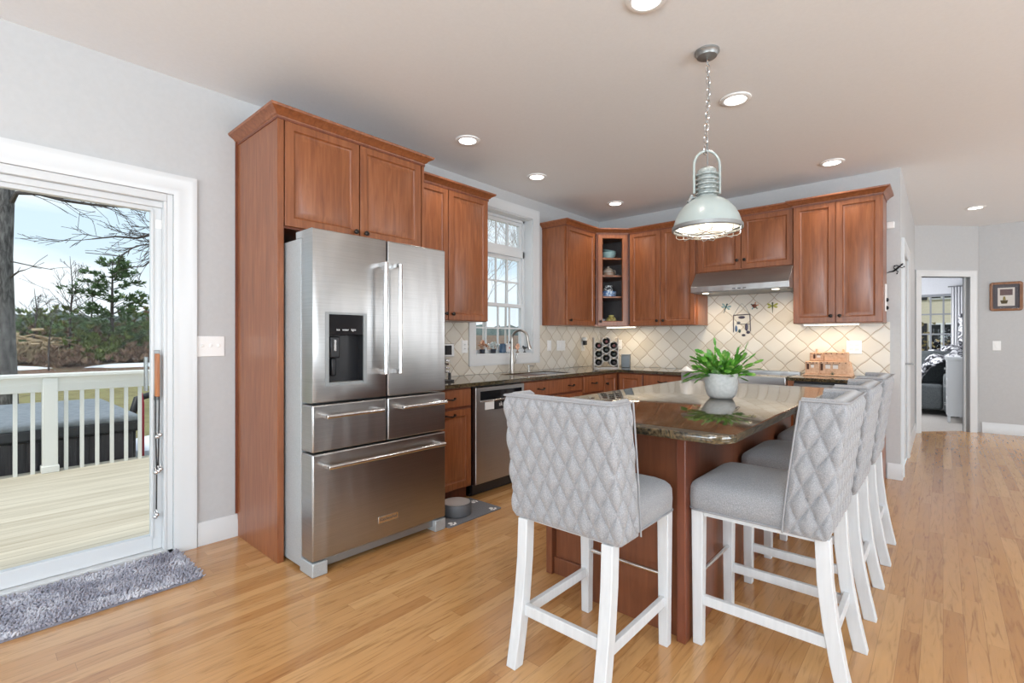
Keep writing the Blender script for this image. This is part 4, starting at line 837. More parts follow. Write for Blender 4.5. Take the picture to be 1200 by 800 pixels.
def wine():
    W0 = (-3.00, 5.06, .9155); ang = math.radians(38); M = rot_at(W0, ang)     # local -y faces the room
    o = thing('wine_rack', 'pale ring-celled wine rack standing in the counter corner', 'wine rack', W0)
    RM = noisy('limed_wood', [(.3, (.50, .46, .42)), (.7, (.68, .65, .61))], (1, 1, 1), 40, 3, .6)
    R = .049; cells = []; dx = .087
    for c_, n in ((-1, 3), (0, 3), (1, 3)):
        for r in range(n): cells.append((c_*dx, .075+r*.098+(.049 if c_ == 0 else 0)))
    for (x, z) in cells:
        m = MB(M); k = 24; f = []
        for rr, y in ((R, -.10), (R, .10), (R-.006, .10), (R-.006, -.10)): f.append([(x+rr*math.cos(2*PI*i/k), y, z+rr*math.sin(2*PI*i/k)) for i in range(k)])
        m.rings(f, loop=True); m.build('ring_cell', RM, o)
    m = MB(M); 
    for s in (-1, 1): m.box(s*.134-.004+s*.004, s*.134+.004+s*.004, -.10, .10, .0, .36)
    m.box(-.13, .13, -.10, .10, .0, .012); m.build('side_board', RM, o, bevel=.002)
    cols = [(.02, .012, .012), (.012, .018, .012), (.10, .018, .016)]
    where = ('bottom', 'middle', 'top'); cn_ = {-1: 'left', 0: 'centre', 1: 'right'}
    for i, (x, z) in enumerate(cells):
        r, c_ = i % 3, i//3-1
        q = thing('wine_bottle', f'wine bottle lying in the {where[r]} {cn_[c_]} cell of the wine rack', 'bottle', M @ Vector((x, 0, z)), 0, 'bottles in the wine rack')
        Mb = M @ Matrix.Translation((x, 0, z-.006)) @ Matrix.Rotation(PI/2, 4, 'X')
        MB(Mb).lathe([(.030, -.13), (.0365, -.125), (.0365, .01), (.030, .04), (.0155, .065)], n=20).build('bottle', pm('bottle_glass', (.012, .016, .012), .08), q)
        MB(Mb).lathe([(.0150, .064), (.0148, .108), (.0165, .109), (.0165, .118), (.001, .119)], n=16).build('foil_cap', pm('foil', cols[i % 3], .3, .3), q)
wine()
o = thing('storage_box', 'small blue-grey upright box on the counter right of the wine rack', 'box', (-2.93, 5.33, .9155))
GB = pm('blue_grey', (.20, .23, .26), .5); MB(rot_at((-2.88, 5.34, 0), .3)).box(-.05, .05, -.04, .04, .9155, 1.06).build('body', GB, o, bevel=.008); MB(rot_at((-2.88, 5.34, 0), .3)).box(-.052, .052, -.042, .042, 1.06, 1.075).build('lid', GB, o, bevel=.006)
def espresso():
    c = (-3.06, 2.50); o = thing('coffee_machine', 'steel coffee machine with a small dark screen, half hidden behind the refrigerator', 'coffee machine', (-3.04, 2.42, .9155)); x0, x1, y0, y1 = -3.16, -2.94, 2.36, 2.625
    bx('body', STEEL, o, x0, x1-.10, y0, y1, .93, 1.22, bevel=.006); bx('head', STEEL, o, x1-.0995, x1, y0, y1, 1.115, 1.22, bevel=.004); bx('screen', DKGLASS, o, x1+.0003, x1+.003, y0+.12, y1-.03, 1.13, 1.205)
    m = MB(); 
    for i in range(4): m.box(x1-.0995, x1-.04, y1-.05, y1-.012, .985+i*.03, 1.003+i*.03)
    m.build('button_panel', CHROME, o, bevel=.003); MB().lathe([(.03, 1.06), (.032, 1.085), (.02, 1.114)], (x1-.04, y1-.12, 0), 20).tube([(x1-.04, y1-.12, 1.07), (x1+.06, y1-.12, 1.06)], .009, 8).build('brew_head', CHROME, o)
    bx('drip_tray', DKPLAST, o, x0, x1, y0, y1, .916, .9295, bevel=.003); MB().tube([(x1-.03, y1-.025, .93), (x1-.03, y1-.025, .985)], .012, 10).build('steam_wand', DKPLAST, o)
espresso()
def sill_pot(y, label, potc, fol, h, prof=None):
    x = XL-.055; o = thing('sill_pot', label, 'pot plant', (x, y, 1.112))
    MB().lathe([(.022, 1.113), (.030, 1.118), (.026, 1.125), (.030, 1.155), (.027, 1.155), (.001, 1.148)], (x, y, 0), 20).build('pot', potc, o)
    m = MB(); rnd = random.Random(int(y*100))
    for k in range(22):
        a, t = rnd.uniform(0, 2*PI), rnd.uniform(.1, 1); d = Vector((math.cos(a)*math.sin(t), math.sin(a)*math.sin(t), math.cos(t))); p = Vector((x, y, 1.15)); L = rnd.uniform(.6, 1)*h
        m.tube([p, p+d*L*.6, p+d*L], [.002, .002, .0015], 5); m.sphere(p+d*L, rnd.uniform(.008, .014), 8, 6)
    m.build('dried_flowers', fol, o)
DB = pm('dark_glaze', (.02, .025, .04), .3); WARMF = noisy('rust_petals', [(.4, (.42, .16, .08)), (.6, (.70, .48, .34))], (1, 1, 1), 40, 2, .7); PALEF = noisy('pale_petals', [(.4, (.36, .42, .40)), (.6, (.78, .80, .80))], (1, 1, 1), 40, 2, .7)
sill_pot(3.44, 'dark little pot of rust-coloured dried flowers at the left of the window sill', DB, WARMF, .09)
sill_pot(3.60, 'dark little pot of pale dried flowers, left of the blue vase on the sill', DB, PALEF, .08)
o = thing('vase', 'small dark blue vase on the window sill, left of the pale framed box', 'vase', (XL-.05, 3.735, 1.112)); MB().lathe([(.028, 1.1125), (.036, 1.12), (.036, 1.19), (.028, 1.205), (.031, 1.21), (.027, 1.21), (.025, 1.18), (.001, 1.17)], (XL-.05, 3.735, 0), 24).build('body', pm('blue_glaze_dark', (.05, .10, .17), .3), o)
o = thing('sill_frame', 'pale square keepsake frame on little black feet on the window sill', 'frame', (XL-.05, 3.83, 1.112)); bx('frame', pm('pale_silver', (.60, .61, .62), .4), o, XL-.065, XL-.045, 3.785, 3.885, 1.122, 1.21, bevel=.004); bx('picture', pm('pale_print', (.72, .68, .66), .6), o, XL-.0445, XL-.043, 3.80, 3.87, 1.137, 1.195); MB().sphere((XL-.0425, 3.835, 1.166), .010, 10, 6, (.2, 1, 1)).build('red_dot', pm('red_print', (.45, .07, .06), .5), o)
m = MB(); 
for y in (3.795, 3.875): m.sphere((XL-.055, y, 1.1195), .007, 10, 6)
m.build('foot', DKPLAST, o); MB().sphere((XL-.055, 3.86, 1.222), .013, 10, 8).build('finial', DB, o)
o = thing('sill_flower', 'small peach flower figurine on the window sill behind the faucet', 'figurine', (XL-.05, 3.97, 1.112)); MB().lathe([(.02, 1.1125), (.016, 1.12), (.006, 1.13), (.005, 1.16)], (XL-.05, 3.97, 0), 14).build('stem', pm('bronze_stem', (.25, .16, .10), .5), o)
m = MB(); 
for k in range(6): a = k*PI/3; m.sphere((XL-.05+.004*k % .01, 3.97+.022*math.cos(a), 1.175+.022*math.sin(a)), .015, 10, 6, (.5, 1, 1))
m.build('petals', pm('peach', (.75, .42, .28), .5), o)
o = thing('sill_bird', 'tiny dark bird figurine at the right end of the window sill', 'figurine', (XL-.05, 4.09, 1.112)); MB().sphere((XL-.05, 4.09, 1.16), .017, 12, 8, (.8, 1.5, .9)).sphere((XL-.05, 4.068, 1.176), .011, 10, 8).tube([(XL-.05, 4.11, 1.16), (XL-.05, 4.145, 1.172)], [.008, .003], 6).build('body', pm('dark_pewter', (.06, .065, .07), .4, .5), o); MB().lathe([(.016, 1.1125), (.014, 1.12), (.004, 1.125), (.004, 1.148)], (XL-.05, 4.09, 0), 12).build('stand', DKPLAST, o)
# clay pueblo model
def pueblo():
    o = thing('pueblo_model', 'small clay pueblo house model on the counter under the right wall cabinet', 'model house', (-.80, 5.36, .9155)); z = .9155
    CL = noisy('adobe_clay', [(.3, (.58, .34, .21)), (.7, (.72, .47, .31))], (1, 1, 1), 60, 4, .85, bump=.3); DK = pm('adobe_dark', (.09, .035, .02), .8); x0, x1, yf = -.975, -.64, 5.27
    bx('base_slab', CL, o, x0-.012, x1+.03, yf-.025, 5.47, z, z+0.0139, bevel=.004)
    m = MB().box(x0, -.862, yf, 5.45, z+0.0139, z+0.1334).box(-.861, x1, yf+.012, 5.45, z+0.0139, z+0.1357); m.build('lower_storey', CL, o, bevel=.006)
    m = MB().box(x0+.025, -.835, yf+.075, 5.45, z+0.1363, z+0.2146).box(-.834, x1-.01, yf+.065, 5.45, z+0.1363, z+0.2204); m.build('upper_storey', CL, o, bevel=.006)
    m = MB(); m.rings([[(x1+.001, yf+.02, z+0.0139), (x1+.001, 5.44, z+0.0139), (x1+.001, 5.44, z+0.1276), (x1+.001, yf+.02, z+0.1276)], [(x1+.03, yf+.04, z+0.0139), (x1+.03, 5.43, z+0.0139), (x1+.012, 5.43, z+0.1160), (x1+.012, yf+.04, z+0.1160)]]); m.build('buttress', CL, o, bevel=.004)
    for a, b, y, c, d in ((x0+.014, x0+.034, yf, .058, .110), (-.852, -.832, yf+.012, .052, .114), (x0+.055, x0+.072, yf+.075, .157, .195)): bx('doorway', DK, o, a, b, y-.002, y-.0003, z+c, z+d)
    WN = pm('adobe_window', (.78, .70, .64), .7)
    for a, b, y, c, d in ((x0+.048, x0+.072, yf, .075, .102), (-.812, -.775, yf+.012, .07, .104), (-.755, -.715, yf+.012, .07, .104), (x0+.085, x0+.112, yf+.075, .168, .188)):
        f = bx('window', WN, o, a, b, y-.002, y-.0003, z+c, z+d); bx('lintel', DK, f, a-.004, b+.004, y-.0035, y-.0003, z+d+.001, z+d+.006)
    m = MB()
    for i in range(4): m.tube([(x0+.014+i*.027, yf-.009, z+0.1195), (x0+.014+i*.027, yf+.004, z+0.1195)], .0045, 8)
    for i in range(5): m.tube([(-.845+i*.047, yf+.003, z+0.1230), (-.845+i*.047, yf+.016, z+0.1230)], .0045, 8)
    for i in range(4): m.tube([(-.815+i*.042, yf+.056, z+0.2065), (-.815+i*.042, yf+.069, z+0.2065)], .0045, 8)
    for i in range(4): m.tube([(x0+.038+i*.027, yf+.066, z+0.2018), (x0+.038+i*.027, yf+.079, z+0.2018)], .004, 8)
    m.build('roof_beams', DK, o)
    for x in (-.90, -.69): MB().lathe([(.010, z+0.2210 if x > -.8 else z+0.2152), (.012, z+0.2320), (.008, z+0.2459), (.001, z+0.2482)], (x, yf+.13, 0), 12).build('chimney_pot', CL, o)
    m = MB()
    for k in range(7): a = PI*k/6; m.tube([(-.755, yf-.010, z+0.0145), (-.755+.018*math.cos(a), yf-.010, z+0.0186+.026*math.sin(a))], [.003, .001], 5)
    m.build('agave', pm('agave_dark', (.05, .07, .04), .7), o)
pueblo()
o = thing('paper_towel', 'crumpled white paper towel at the left end of the range', 'paper towel', (-1.97, 5.0, .916))
m = MB(); g = []
for i in range(13):
    g.append([])
    for j in range(11):
        x, y = -2.06+i*.017, 4.93+j*.016; h = .013+0.045*math.exp(-((x+2.0)**2+(y-5.0)**2)/.0016)+.018*abs(mnoise.noise((x*30, y*30, 1))); g[-1].append(m.v((x+.01*mnoise.noise((y*20, x*9, 3)), y, .914+h)))
for i in range(12):
    for j in range(10): m.f([g[i][j], g[i+1][j], g[i+1][j+1], g[i][j+1]])
q = m.build('sheet', WHITE, o, smooth=180); sm = q.modifiers.new('thick', 'SOLIDIFY'); sm.thickness = .002
# wall ornaments over the range
def dragonfly(label, x, z, rot, cb, cw, s=1.0):
    o = thing('dragonfly_ornament', label, 'ornament', (x, YB-.013, z), 0, 'ornaments over the range'); M = Matrix.Translation((x, YB-.016, z)) @ Matrix.Rotation(rot, 4, 'Y') @ Matrix.Scale(s, 4)
    MB(M).tube([(0, 0, .022), (0, 0, -.005), (0, 0, -.03), (0, 0, -.075)], [.006, .008, .005, .002], 8).sphere((0, 0, .028), .009, 10, 8).build('body', cb, o)
    for sx in (-1, 1):
        for a, L in ((.45, .055), (-.30, .050)):
            m = MB(M @ Matrix.Rotation(-a*sx, 4, 'Y')); pts = [(sx*L*t, w_) for t, w_ in ((.08, .003), (.4, .010), (.75, .014), (1, .004))]
            m.rings([[(x_, y_, w_*.5+.0) for x_, w_ in pts]+[(x_, y_, -w_) for x_, w_ in pts[::-1]] for y_ in (-.001, .001)]); m.build('wing', cw, o)
dragonfly('dark teal dragonfly ornament on the tile, leftmost under the hood', -1.775, 1.61, .35, pm('teal_dark', (.03, .09, .09), .35), pm('teal_pale', (.20, .33, .34), .4))
dragonfly('green and yellow dragonfly ornament on the tile, rightmost under the hood', -1.315, 1.60, 0, pm('olive_dark', (.06, .07, .02), .35), pm('lime_wing', (.34, .34, .04), .4))
o = thing('gecko_ornament', 'small orange and teal frog-shaped ornament on the tile between the two dragonflies', 'ornament', (-1.485, YB-.013, 1.605), 0, 'ornaments over the range'); M = Matrix.Translation((-1.485, YB-.018, 1.605))
MB(M).sphere((0, 0, 0), .020, 12, 8, (1, .35, 1.1)).sphere((-.018, 0, .008), .012, 10, 8, (1, .4, 1)).build('body', pm('dark_rust', (.16, .04, .02), .4), o)
for p, c_ in (((.008, 0, .04), (.50, .14, .03)), ((.038, 0, .012), (.50, .14, .03)), ((.026, 0, -.03), (.04, .12, .06)), ((-.026, 0, -.032), (.05, .22, .26)), ((-.036, 0, .022), (.03, .06, .06))):
    MB(M).tube([(0, 0, 0), Vector(p)*.7, p], [.006, .004, .006], 8).build('limb', pm('limb', c_, .4), o)
o = thing('hanging_ornament', 'square wire ornament with dark blue bead figures hanging on the tile above the plant', 'ornament', (-1.615, YB-.013, 1.42), 0, 'ornaments over the range'); M = Matrix.Translation((-1.615, YB-.017, 0))
MB(M).tube([(-.083, 0, 1.515), (.083, 0, 1.52)], .005, 8).tube([(-.083, 0, 1.515), (-.083, 0, 1.33)], .004, 8).tube([(.083, 0, 1.52), (.088, 0, 1.34)], .004, 8).tube([(-.05, 0, 1.42), (.08, 0, 1.415)], .003, 6).build('frame', pm('dark_plum_wire', (.06, .045, .06), .4, .4), o)
MB(M).tube([(-.083, 0, 1.515), (-.03, 0, 1.60), (.0, 0, 1.64), (.04, 0, 1.60), (.083, 0, 1.52)], .0018, 6).build('hanger', GREYMET, o)
for x, z, s, c_ in ((0, 1.49, (2.2, .4, .9), (.04, .03, .06)), (-.055, 1.37, (.8, .4, 2.2), (.05, .10, .20)), (-.02, 1.345, (.8, .4, 1.2), (.06, .10, .09)), (.05, 1.385, (1, .4, 2.6), (.05, .045, .08)), (.065, 1.33, (1.2, .4, 1), (.05, .04, .07)), (.02, 1.30, (1.2, .4, .8), (.05, .045, .07)), (-.03, 1.435, (1.2, .4, .8), (.10, .11, .14))):
    MB(M).sphere((x, 0, z), .016, 12, 8, s).build('bead_figure', pm('bead', c_, .35), o)
# wall stub ornaments
o = thing('wall_sensor', 'small white square sensor on the wall beside the right wall cabinet', 'sensor', (-.352, YB, 2.28)); bx('case', WHITE, o, -.382, -.325, YB-.026, YB-.001, 2.25, 2.31, bevel=.006)
o = thing('lizard_ornament', 'black metal lizard ornament on the grey wall end right of the cabinets', 'ornament', (-.315, YB, 1.86)); M = Matrix.Translation((-.318, YB-.010, 1.875)) @ Matrix.Rotation(.75, 4, 'Y')
BK = pm('black_iron', (.012, .012, .014), .45, .5)
MB(M).tube([(-.03, 0, -.06), (-.022, 0, -.04), (-.006, 0, -.022), (0, 0, 0), (0, 0, .03), (.002, 0, .05), (.002, 0, .06), (.002, 0, .075)], [.002, .004, .006, .0085, .008, .006, .009, .004], 10).build('body', BK, o)
for a in ([(0, 0, .036), (.022, 0, .040), (.028, 0, .058)], [(0, 0, .036), (-.022, 0, .036), (-.030, 0, .022)], [(0, 0, .0), (.024, 0, .0), (.03, 0, -.018)], [(0, 0, .0), (-.022, 0, .005), (-.030, 0, .02)]):
    MB(M).tube(a, [.004, .0035, .003], 8).sphere(a[-1], .006, 8, 6).build('limb', BK, o)
o = thing('key_rack', 'narrow white strip with black hooks on the side of the right wall cabinet', 'hook strip', (-.376, 5.40, 1.6)); bx('board', WHITE, o, -.3825, -.372, 5.36, 5.45, 1.50, 1.74, bevel=.002)
for z in (1.53, 1.60): MB().sphere((-.366, 5.38, z), .011, 10, 8, (1, 1.6, 1.6)).build('hook', BK, o)
# framed picture in the hall
def picture():
    x0, x1, z0, z1 = .466, .778, 1.632, 2.012; y = 9.139; o = thing('framed_picture', 'wooden framed print of a basket with rounded corners on the hall wall', 'picture', (.62, 9.14, 1.63))
    o_, i_ = rrect(x0, x1, z0, z1, (.03,)*4, 5), rrect(x0+.030, x1-.030, z0+.030, z1-.030, (.012,)*4, 5)
    m = MB(); m.rings([[(a, y, b) for a, b in o_], [(a, y-.018, b) for a, b in o_], [(a, y-.022, b) for a, b in rrect(x0+.008, x1-.008, z0+.008, z1-.008, (.026,)*4, 5)], [(a, y-.018, b) for a, b in i_], [(a, y-.004, b) for a, b in i_]], cap=False); m.build('frame', noisy('walnut_frame', [(.3, (.17, .07, .03)), (.7, (.30, .13, .05))], (20, 20, 3), 4, 4, .35), o)
    bx('mat_board', pm('dark_mat', (.10, .085, .095), .7), o, x0+.025, x1-.025, y-.006, y-.003, z0+.025, z1-.025)
    p = bx('print', pm('print_paper', (.68, .62, .58), .7), o, x0+.078, x1-.075, y-.008, y-.0062, z0+.065, z1-.075)
    bx('dark_band', pm('print_band', (.16, .10, .10), .7), p, x0+.098, x1-.095, y-.009, y-.0082, z0+.205, z1-.095)
    m = MB(); m.rings([[(x0+.10, yy, z0+.14), (x0+.112, yy, z0+.095), (x0+.165, yy, z0+.095), (x0+.175, yy, z0+.14)] for yy in (y-.0095, y-.0082)]); m.build('basket', pm('print_basket', (.10, .075, .03), .7), p)
    m = MB(); m.rings([[(x0+.125, yy, z0+.142), (x0+.155, yy, z0+.142), (x0+.148, yy, z0+.19), (x0+.130, yy, z0+.19)] for yy in (y-.0095, y-.0082)]); m.build('foliage', pm('print_olive', (.28, .22, .08), .7), p)
    bx('cover_glass', GLASS, o, x0+.031, x1-.031, y-.013, y-.012, z0+.031, z1-.031)
picture()
# pet bowl and mat
o = thing('pet_mat', 'dark grey pet mat with white paw prints on the floor by the base cabinets', 'mat', (-2.63, 2.40, 0)); MATM = noisy('rubber_grey', [(.4, (.13, .135, .15)), (.6, (.17, .175, .19))], (1, 1, 1), 200, 2, .8)
MB().prism(rrect(-2.80, -2.45, 2.14, 2.66, (.02,)*4, 5), .0005, .006).build('mat', MATM, o)
def paw(x, y, a):
    m = MB(rot_at((x, y, .0062), a)); 
    for px, py, r in ((0, -.012, .017), (-.022, .010, .009), (-.009, .022, .009), (.009, .022, .009), (.022, .010, .009)): m.lathe([(r, 0), (r*.9, .0008), (.001, .0009)], (px, py, 0), 14)
    m.build('paw_print', WHITE, o)
paw(-2.49, 2.595, -1.5); paw(-2.49, 2.20, -1.3); paw(-2.70, 2.61, .5)
o = thing('pet_bowl', 'dark grey pet bowl with steel lining on the pet mat', 'bowl', (-2.62, 2.35, .006)); P = (-2.615, 2.355, 0)
MB().lathe([(.085, .0065), (.106, .010), (.110, .02), (.107, .085), (.104, .090), (.099, .090)], P, 40, cap=False).build('outer_shell', pm('bowl_grey', (.12, .125, .135), .5), o); MB().lathe([(.100, .0905), (.096, .0905), (.088, .035), (.001, .030)], P, 40).build('steel_lining', pm('satin_steel', (.60, .60, .60), .5, .6), o)
# shaggy rug by the patio door
def rug():
    x0, x1, y0, y1 = -3.362, -2.905, -.62, .845; o = thing('rug', 'shaggy blue-grey rug on the oak floor in front of the patio door', 'rug', ((x0+x1)/2, .1, 0))
    RB = noisy('rug_backing', [(.4, (.16, .16, .19)), (.6, (.22, .22, .26))], (1, 1, 1), 90, 2, .95); RP = noisy('rug_chenille', [(.3, (.20, .20, .25)), (.5, (.36, .36, .42)), (.68, (.62, .62, .67))], (1, 1, 1), 7, 6, .95, Sheen_Weight=.3)
    MB().prism(rrect(x0, x1, y0, y1, (.03,)*4, 5), .001, .012).build('backing', RB, o)
    m = MB(); rnd = random.Random(5); k = 5; dx = .0098; verts, faces = [], []
    nx, ny = int((x1-x0)/dx), int((y1-y0)/dx)
    for i in range(nx+1):
        for j in range(ny+1):
            x, y = x0+i*dx+rnd.uniform(-.005, .005), y0+j*dx+rnd.uniform(-.005, .005)
            if y < -.3 and (i+j) % 2: continue
            tx, ty, h, r = rnd.uniform(-.011, .011), rnd.uniform(-.011, .011), rnd.uniform(.016, .027), rnd.uniform(.0048, .0064); b = len(verts)
            for q, (z, rr, f_) in enumerate(((.010, .7, 0), (.5*h+.006, 1.1, .5), (h, .75, 1))):
                for a in range(k): verts.append((x+tx*f_+rr*r*math.cos(2*PI*a/k), y+ty*f_+rr*r*math.sin(2*PI*a/k), z))
            verts.append((x+tx*1.1, y+ty*1.1, h+.004))
            for q in range(2):
                for a in range(k): faces.append((b+q*k+a, b+q*k+(a+1) % k, b+(q+1)*k+(a+1) % k, b+(q+1)*k+a))
            for a in range(k): faces.append((b+2*k+a, b+2*k+(a+1) % k, b+3*k))
    me = bpy.data.meshes.new('pile'); me.from_pydata([Vector(v)-o.location for v in verts], [], faces); me.polygons.foreach_set('use_smooth', [True]*len(me.polygons)); me.materials.append(RP)
    p = bpy.data.objects.new('pile', me); COL.objects.link(p); p.parent = o; p['kind'] = 'stuff'
rug()

# ------------------------------------------------------------------ bedroom beyond the door
o = thing('dresser', 'white chest of drawers just inside the bedroom door', 'dresser', (.34, 10.1, 0))
x0, x1, y0, y1 = .035, .60, 9.85, 10.55
bx('body', TRIM, o, x0+.012, x1, y0, y1, .10, .94, bevel=.003); bx('top', TRIM, o, x0-.012, x1+.01, y0-.015, y1+.015, .9405, .975, bevel=.004)
for i, z in enumerate((.12, .40, .67)):
    d = bx('drawer', TRIM, o, x0, x0+.0115, y0+.03, y1-.03, z, z+.25, bevel=.002)
    for y in (y0+.2, y1-.2): MB(Matrix.Translation((x0-.0005, y, z+.13)) @ Matrix.Rotation(-PI/2, 4, 'Y')).lathe([(.006, 0), (.014, .018), (.001, .022)], n=12).build('knob', GREYMET, d)
for x in (x0+.015, x1-.05):
    for y in (y0+.002, y1-.04): bx('leg', TRIM, o, x, x+.035, y, y+.038, .005, .0995)
def armchair():
    o = thing('armchair', 'dark grey upholstered armchair in the bedroom, under the window', 'armchair', (-.05, 11.0, 0)); G = noisy('charcoal_velvet', [(.3, (.075, .085, .09)), (.7, (.13, .145, .15))], (1, 1, 1), 60, 3, .85)
    bx('seat', G, o, -.62, .0, 10.62, 11.4, .10, .50, bevel=.04, seg=3); bx('arm', G, o, .0, .24, 10.55, 11.45, .06, .70, bevel=.07, seg=4); bx('arm', G, o, -.86, -.62, 10.55, 11.45, .06, .70, bevel=.07, seg=4); bx('backrest', G, o, -.86, .30, 11.46, 11.72, .06, 1.05, bevel=.06, seg=3)
    for x in (-.80, .18):
        for y in (10.6, 11.6): MB().lathe([(.022, .0), (.028, .059)], (x, y, .005), 10).build('foot', DKPLAST, o)
armchair()
THROW = noisy('black_white_fur', [(.42, (.02, .02, .025)), (.5, (.25, .25, .28)), (.58, (.75, .75, .76))], (1, 1, 1), 11, 4, .95, dist=1.2)
o = thing('throw_blanket', 'black and white patterned throw draped over the bedroom armchair', 'blanket', (.1, 11.3, .7)); m = MB(); g = []
for i in range(17):
    g.append([])
    for j in range(17):
        u, v = i/16, j/16; x = -.33+.70*u+.03*math.sin(v*9); y = 10.95+.80*v; z = .72+.16*math.sin(min(1, u*1.6)*PI/2)+(.24*max(0, (v-.35)/.65))+.03*math.sin(u*14+v*6)
        if u < .2: z -= (.2-u)*1.3
        g[-1].append(m.v((x, y, z)))
for i in range(16):
    for j in range(16): m.f([g[i][j], g[i+1][j], g[i+1][j+1], g[i][j+1]])
q = m.build('cloth', THROW, o, smooth=180); q.modifiers.new('thick', 'SOLIDIFY').thickness = .03
def curtain(name, label, x0, x1, y, z0, z1, mat):
    o = thing(name, label, 'curtain', ((x0+x1)/2, y, z0)); m = MB(); n = 60; rs = []
    for z in (z0, z1): rs.append([(x0+(x1-x0)*i/n, y+.03*math.sin(i*1.1), z) for i in range(n+1)])
    R = [[m.v(p) for p in r] for r in rs]
    for i in range(n): m.f([R[0][i], R[0][i+1], R[1][i+1], R[1][i]])
    q = m.build('panel', mat, o, smooth=180); q.modifiers.new('thick', 'SOLIDIFY').thickness = .006
    MB().tube([(x0-.05, y, z1+.012), (x1+.05, y, z1+.012)], .012, 8).build('rod', GREYMET, o)
curtain('curtain', 'white curtain hanging at the right of the bedroom window', .12, .56, 13.10, .03, 2.30, pm('white_curtain', (.80, .80, .82), .8))
o = thing('floor_cushion', 'black patterned tall cushion standing against the bedroom curtain', 'cushion', (.36, 12.6, 0)); bx('cushion', THROW, o, .21, .52, 12.55, 12.72, .01, 1.75, bevel=.06, seg=3)
# ------------------------------------------------------------------ outside
VINYL = pm('white_vinyl_rail', (.78, .78, .74), .45); XR = -6.85
GRASS = noisy('winter_lawn', [(.3, (.15, .13, .055)), (.55, (.24, .21, .09)), (.75, (.20, .22, .08))], (1, 1, 1), 3, 6, .95, dist=.5)
LITTER = noisy('leaf_litter', [(.3, (.07, .04, .025)), (.5, (.17, .095, .06)), (.62, (.10, .085, .04)), (.75, (.28, .20, .13))], (1, 1, 1), 2.5, 8, .95)
SNOW = noisy('old_snow', [(.3, (.70, .74, .80)), (.7, (.84, .86, .90))], (1, 1, 1), 2, 4, .7)
struct('deck', MB().box(XR-.12, XL-.15, -3.5, 9.0, -.16, -.10), DECK)
def ground():
    rows = [(-3.3, -.6), (-10, -.55), (-18, -.42), (-22.5, -.02), (-26, .35), (-33, 1.35), (-40, 1.75), (-70, 2.2), (-160, 3.0)]
    m = MB(); g = []; ys = [-60, -30, -16]+[-12+i*1.0 for i in range(40)]+[36, 60, 120]
    for x, z in rows: g.append([m.v((x, y*(1 if x > -45 else 2), z+(.12*mnoise.noise((x*.3, y*.35, 0)) if x < -15 else 0))) for y in ys])
    for i in range(len(rows)-1):
        for j in range(len(ys)-1): m.f([g[i][j], g[i][j+1], g[i+1][j+1], g[i+1][j]])
    o = struct('ground', m, GRASS, smooth=180)
    o.data.materials.append(LITTER)
    for p in o.data.polygons:
        if p.center.x < -23.0: p.material_index = 1
ground()
def snow(label, cx, cy, rx, ry, z, sx=0, sd=1):
    o = thing('snow_patch', label, 'snow', (cx, cy, z), 0, 'old snow patches'); rnd = random.Random(sd); n = 40; m = MB(); rs = []
    w_ = [1+.22*mnoise.noise((math.cos(2*PI*k/n)*2, math.sin(2*PI*k/n)*2, sd)) for k in range(n)]
    for f, h in ((1, -.10), (.92, .05), (.6, .12), (.05, .14)): rs.append([(cx+rx*f*w_[k]*math.cos(2*PI*k/n), cy+ry*f*w_[k]*math.sin(2*PI*k/n), z+h-sx*rx*f*math.cos(2*PI*k/n)*w_[k]) for k in range(n)])
    m.rings(rs); m.build('snow', SNOW, o)
snow('strip of old snow along the bank, left of the big green shrub, behind the rail', -24.7, .3, .45, 2.1, .17, .105, 1)
snow('strip of old snow along the bank, below the evergreen, behind the rail', -24.6, 4.9, .38, 1.8, .16, .105, 2)
snow('snow heap beside the hot tub at the right edge of the glass door', -9.4, 2.15, .8, .5, -.45, 0, 3)
def railing():
    o = thing('deck_railing', 'white vinyl deck railing with slim square balusters', 'railing', (XR, .8, -.10))
    m = MB().box(XR-.07, XR+.07, -3.4, 8.9, .868, .905).box(XR-.025, XR+.025, -3.4, 8.9, .72, .8675); m.build('top_rail', VINYL, o, bevel=.006)
    for py in (-3.3, -1.36, .60, 2.55, 4.5, 6.45, 8.4):
        p = bx('post', VINYL, o, XR-.058, XR+.058, py-.058, py+.058, -.0995, .866, bevel=.006); bx('post_skirt', VINYL, p, XR-.068, XR+.068, py-.068, py+.068, -.0995, -.03, bevel=.006)
    ys = [.60+i*.1245 for i in range(-14, 40) if i % 15.6 > .5]
    for y in ys[:100]:
        if min(abs(y-p) for p in (-3.3, -1.36, .60, 2.55, 4.5, 6.45, 8.4)) > .075: bx('baluster', VINYL, o, XR-.016, XR+.016, y-.016, y+.016, -.0995, .719)
railing()
